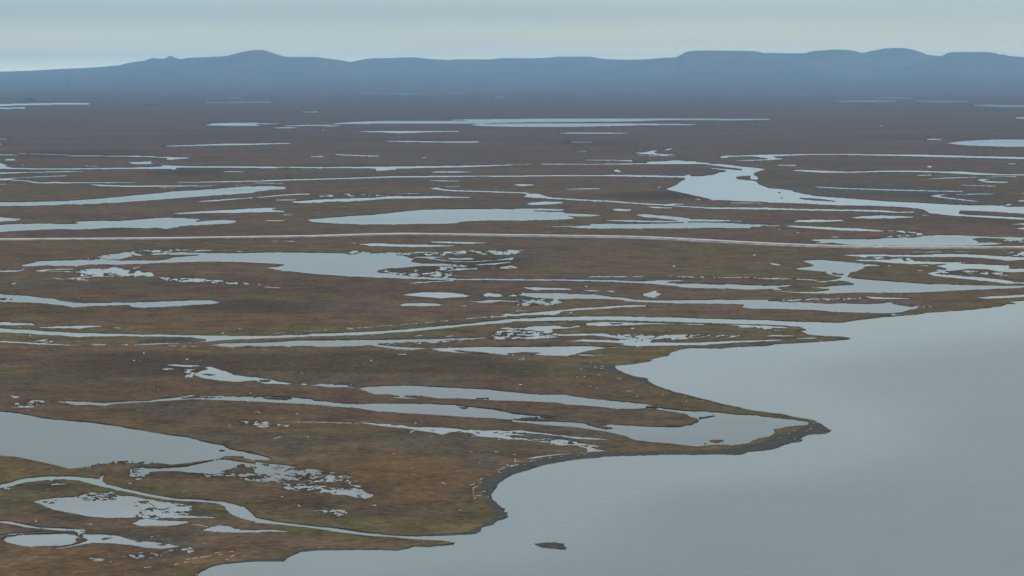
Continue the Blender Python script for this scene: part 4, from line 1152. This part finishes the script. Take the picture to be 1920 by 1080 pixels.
def hill(name, label, D, front, back, txt, seed, power=1.6):
    sil = parse('Z ' + txt)
    xs = np.arange(sil[0, 0], sil[-1, 0] + .1, 2.0 if name != 'mound' else .6)
    # smooth interpolation of the crest
    ys = np.interp(xs, sil[:, 0], sil[:, 1])
    k = 1
    ys = np.convolve(np.pad(ys, k, mode='edge'), np.ones(2 * k + 1) / (2 * k + 1), 'valid')
    xc = (xs - 960) / FPX; yc = (540 - ys) / FPX
    cp, sp = math.cos(PITCH), math.sin(PITCH)
    slope = (-sp + yc * cp) / (cp + yc * sp)
    top = np.maximum(H + slope * D, 0.0)
    X = xc / (cp + yc * sp)
    ss = np.concatenate([np.linspace(0, 1, 26) ** .75, 1 + np.linspace(0, 1, 14)[1:] ** 1.3])
    rows = []
    for s in ss:
        if s <= 1:
            y = D - front * (1 - s); p = s ** power * (1 + .25 * math.sin(math.pi * s)) if s < 1 else 1.0
            p = min(p, 1.0)
        else:
            y = D + back * (s - 1); p = math.cos((s - 1) * math.pi / 2) ** 1.2 if s < 2 else 0.0
        xx = X * y
        gul = (fbm(xx / 900.0, np.full_like(xx, y / 1500.0), seed, 4) - .5) * .55 * math.sin(math.pi * min(s, 1.0)) ** 1.0
        gul = gul + (fbm(xx / 330.0, np.full_like(xx, y / 900.0), seed + 9, 3) - .5) * .18 * math.sin(math.pi * min(s, 1.0))
        z = top * p * np.clip(1 + gul, .2, 1.35) - 4.0 * (p < .02)
        rows.append(np.stack([xx, np.full_like(xx, y), z], 1))
    v = np.concatenate(rows); n = len(xs); f = []
    for r in range(len(ss) - 1):
        for q in range(n - 1):
            i = r * n + q; f.append((i, i + 1, i + n + 1, i + n))
    link(name, mesh(name, v, f, [M_HILL if name == 'hill' else M_MOUND], True), 'structure', label)
for name, label, D, fr, bk, txt, seed in HILLS:
    hill(name, label, D, fr, bk, txt, seed, 1.6 if name != 'mound' else 1.1)

# ------------------------------------------------------------------ gravel road on its low embankment
m, nt, b = material('road_gravel'); M_ROAD = m
P = node(nt, 'ShaderNodeTexCoord').outputs['Object']
c = mixc(nt, rng(nt, noise(nt, P, 1 / 30.0, 4), .3, .7), (.40, .39, .36), (.50, .49, .46))
nt.links.new(c, b.inputs['Base Color']); b.inputs['Roughness'].default_value = .95
m, nt, b = material('embankment_gravel'); M_EMB = m
P = node(nt, 'ShaderNodeTexCoord').outputs['Object']
c = mixc(nt, rng(nt, noise(nt, P, 1 / 14.0, 5, .7), .35, .7), (.10, .095, .085), (.30, .285, .26))
nt.links.new(c, b.inputs['Base Color']); b.inputs['Roughness'].default_value = .95
pts = parse('E -960,718 -400,714 0,710 300,708.5 800,705 1200,702 1920,692 F 500,685 800,675 1000,670.5 1100,669 1300,671.5 1920,681 G 300,686 900,695 1200,708 1500,724 1920,747 H 300,759 600,767 1000,772 1500,772 1920,770 2600,768')
px = np.arange(pts[0, 0], pts[-1, 0], 6.0)
py = np.interp(px, pts[:, 0], pts[:, 1])
py = np.convolve(np.pad(py, 5, mode='edge'), np.ones(11) / 11, 'valid')
HT = np.interp(px, [-240, 400, 800, 1100, 1500, 1700, 2200], [1.5, 1.5, 1.7, 2.3, 2.3, 1.8, 1.6])
TW = np.interp(px, [-240, 600, 1100, 2200], [14., 14., 12., 12.])
rx, ry = img2ground(px, py, 1.6)
tang = np.stack([np.gradient(rx), np.gradient(ry)], 1); tang /= np.linalg.norm(tang, axis=1)[:, None]
nrm = np.stack([-tang[:, 1], tang[:, 0]], 1)
prof = [(-1, 0, 'foot'), (-.5, 1, 'edge'), (-.5, 1, 'top'), (0, 1.08, 'top'), (.5, 1, 'top'), (.5, 1, 'edge'), (1, 0, 'foot')]
def strip(offs):
    v = []; f = []
    for i in range(len(px)):
        for (o, z) in offs(i):
            v.append((rx[i] + nrm[i, 0] * o, ry[i] + nrm[i, 1] * o, z))
    k = len(offs(0))
    for i in range(len(px) - 1):
        for j in range(k - 1):
            a = i * k + j; f.append((a, a + k, a + k + 1, a + 1))
    return v, f
v, f = strip(lambda i: [(-TW[i] / 2 - HT[i] * 3.2, .3), (-TW[i] / 2, HT[i]), (TW[i] / 2, HT[i]), (TW[i] / 2 + HT[i] * 2.2, .3)])
emb = link('embankment', mesh('embankment', v, f, [M_EMB]), 'structure')
v, f = strip(lambda i: [(-TW[i] / 2 + .6, HT[i] + .02), (-TW[i] / 2 + 1.0, HT[i] + .15), (0, HT[i] + .35), (TW[i] / 2 - 1.0, HT[i] + .15), (TW[i] / 2 - .6, HT[i] + .02)])
link('gravel_road', mesh('gravel_road', v, f, [M_ROAD]), 'structure', 'pale gravel road running straight across the tundra on its low embankment')

# ------------------------------------------------------------------ driftwood
m, nt, b = material('bleached_wood'); M_WOOD = m
P = node(nt, 'ShaderNodeTexCoord').outputs['Object']
c = mixc(nt, rng(nt, noise(nt, P, 1.2, 5, .65, stretch=(.25, 2, 2)), .3, .7), (.42, .39, .34), (.74, .71, .66))
nt.links.new(c, b.inputs['Base Color']); b.inputs['Roughness'].default_value = .85
def log_mesh(length, rad, rnd):
    n, k = 9, 8; v = []; f = []
    bx, bz = rnd.uniform(-.05, .05) * length, rnd.uniform(0, .03) * length
    for i in range(n):
        t = i / (n - 1)
        r = rad * (1 - .55 * t) * (1 + .12 * rnd.uniform(-1, 1))
        if i == 0: r *= 1.7
        if i == 1: r *= 1.25
        cx = (t - .5) * length; cy = bx * math.sin(math.pi * t); cz = rad * .8 + bz * math.sin(math.pi * t)
        for j in range(k):
            a = 2 * math.pi * j / k
            q = r * (1 + .1 * rnd.uniform(-1, 1))
            v.append((cx, cy + q * math.cos(a), cz + q * math.sin(a)))
    for i in range(n - 1):
        for j in range(k):
            f.append((i * k + j, i * k + (j + 1) % k, (i + 1) * k + (j + 1) % k, (i + 1) * k + j))
    f.append(tuple(range(k))[::-1]); f.append(tuple((n - 1) * k + j for j in range(k)))
    def limb(t, ln, ang, up, rr):
        cx = (t - .5) * length; base = len(v)
        d = Vector((math.cos(ang) * .6, math.sin(ang), up)).normalized()
        side = d.cross(Vector((0, 0, 1))).normalized(); upv = side.cross(d)
        for s, r in ((0, rr), (ln * .6, rr * .7), (ln, rr * .25)):
            c0 = Vector((cx, bx * math.sin(math.pi * t), rad * .8)) + d * s
            for j in range(5):
                a = 2 * math.pi * j / 5
                v.append(tuple(c0 + side * r * math.cos(a) + upv * r * math.sin(a)))
        for i in range(2):
            for j in range(5):
                f.append((base + i * 5 + j, base + i * 5 + (j + 1) % 5, base + (i + 1) * 5 + (j + 1) % 5, base + (i + 1) * 5 + j))
        f.append(tuple(base + 10 + j for j in range(5)))
    for q in range(4):                                   # the torn root plate
        limb(.02, rad * rnd.uniform(1.6, 2.8), q * 1.57 + rnd.uniform(-.3, .3), rnd.uniform(-.1, .9), rad * .4)
    for q in range(rnd.randint(1, 3)):                   # branch stubs
        limb(rnd.uniform(.35, .85), rad * rnd.uniform(2, 4), rnd.choice((-1, 1)) * rnd.uniform(.7, 1.6), rnd.uniform(.1, .8), rad * .3)
    return mesh('driftwood_log', v, f, [M_WOOD], False)
rl = random.Random(21)
def land_z(x, y):
    # height of the ground mesh under a surveyed point
    d = (V[used, 0] - x) ** 2 + ((V[used, 1] - y) * 2.5) ** 2
    return float(gv[int(np.argmin(d)), 2])
GROUPS = {'B': ('driftwood on the dark gravel beach of the bay', 'small bleached driftwood piece lying on the dark gravel beach curving round the bay'),
          'S': ('driftwood on the gravel spit', 'small pale driftwood piece lying on the hooked gravel spit in the lagoon'),
          'W': ('driftwood strewn behind the notch in the shore', 'small pale driftwood piece strewn on the tundra behind the notch in the shore'),
          'T': ('driftwood far up on the grass', 'small pale driftwood piece lying alone on the brown tundra'),
          'F': ('driftwood line by the nearest shore', 'pale driftwood piece in the line along the nearest shore')}
for line in LOGS.strip().split('\n'):
    q = line.split('|')
    x0, y0, x1, y1 = (float(t) for t in q[0].split(','))
    z = land_z((x0 + x1) / 2, (y0 + y1) / 2)
    a = img2ground(x0, y0, z); b_ = img2ground(x1, y1, z)
    ln = max(math.hypot(b_[0] - a[0], b_[1] - a[1]), 1.2)
    rad = min(.28, max(.15, ln * .032)) * rl.uniform(.9, 1.2)
    grp, lab = GROUPS[q[1]]
    if len(q) > 2: lab = q[2]
    o = link('driftwood_log', log_mesh(ln, rad, rl), None, lab, 'driftwood', grp)
    o.location = ((a[0] + b_[0]) / 2, (a[1] + b_[1]) / 2, z - .08)
    o.rotation_euler = (0, 0, math.atan2(b_[1] - a[1], b_[0] - a[0]) + rl.uniform(-.05, .05))

# ------------------------------------------------------------------ haze
HX0, HX1, HY0, HY1, HZ0, HZ1 = -60500, 60500, -10500, 57500, -2.0, 612.0
v = [(x, y, z) for z in (HZ0, HZ1) for y in (HY0, HY1) for x in (HX0, HX1)]
f = [(0, 2, 3, 1), (4, 5, 7, 6), (0, 1, 5, 4), (2, 6, 7, 3), (0, 4, 6, 2), (1, 3, 7, 5)]
hm = bpy.data.materials.new('haze'); hm.use_nodes = True
ht = hm.node_tree; ht.nodes.clear()
pv = ht.nodes.new('ShaderNodeVolumePrincipled')
pv.inputs['Color'].default_value = (.325, .63, 1.0, 1)
pv.inputs['Density'].default_value = 2.4e-5
pv.inputs['Anisotropy'].default_value = .2
ho = ht.nodes.new('ShaderNodeOutputMaterial'); ht.links.new(pv.outputs[0], ho.inputs['Volume'])
link('haze', mesh('haze', v, f, [hm]), 'stuff')
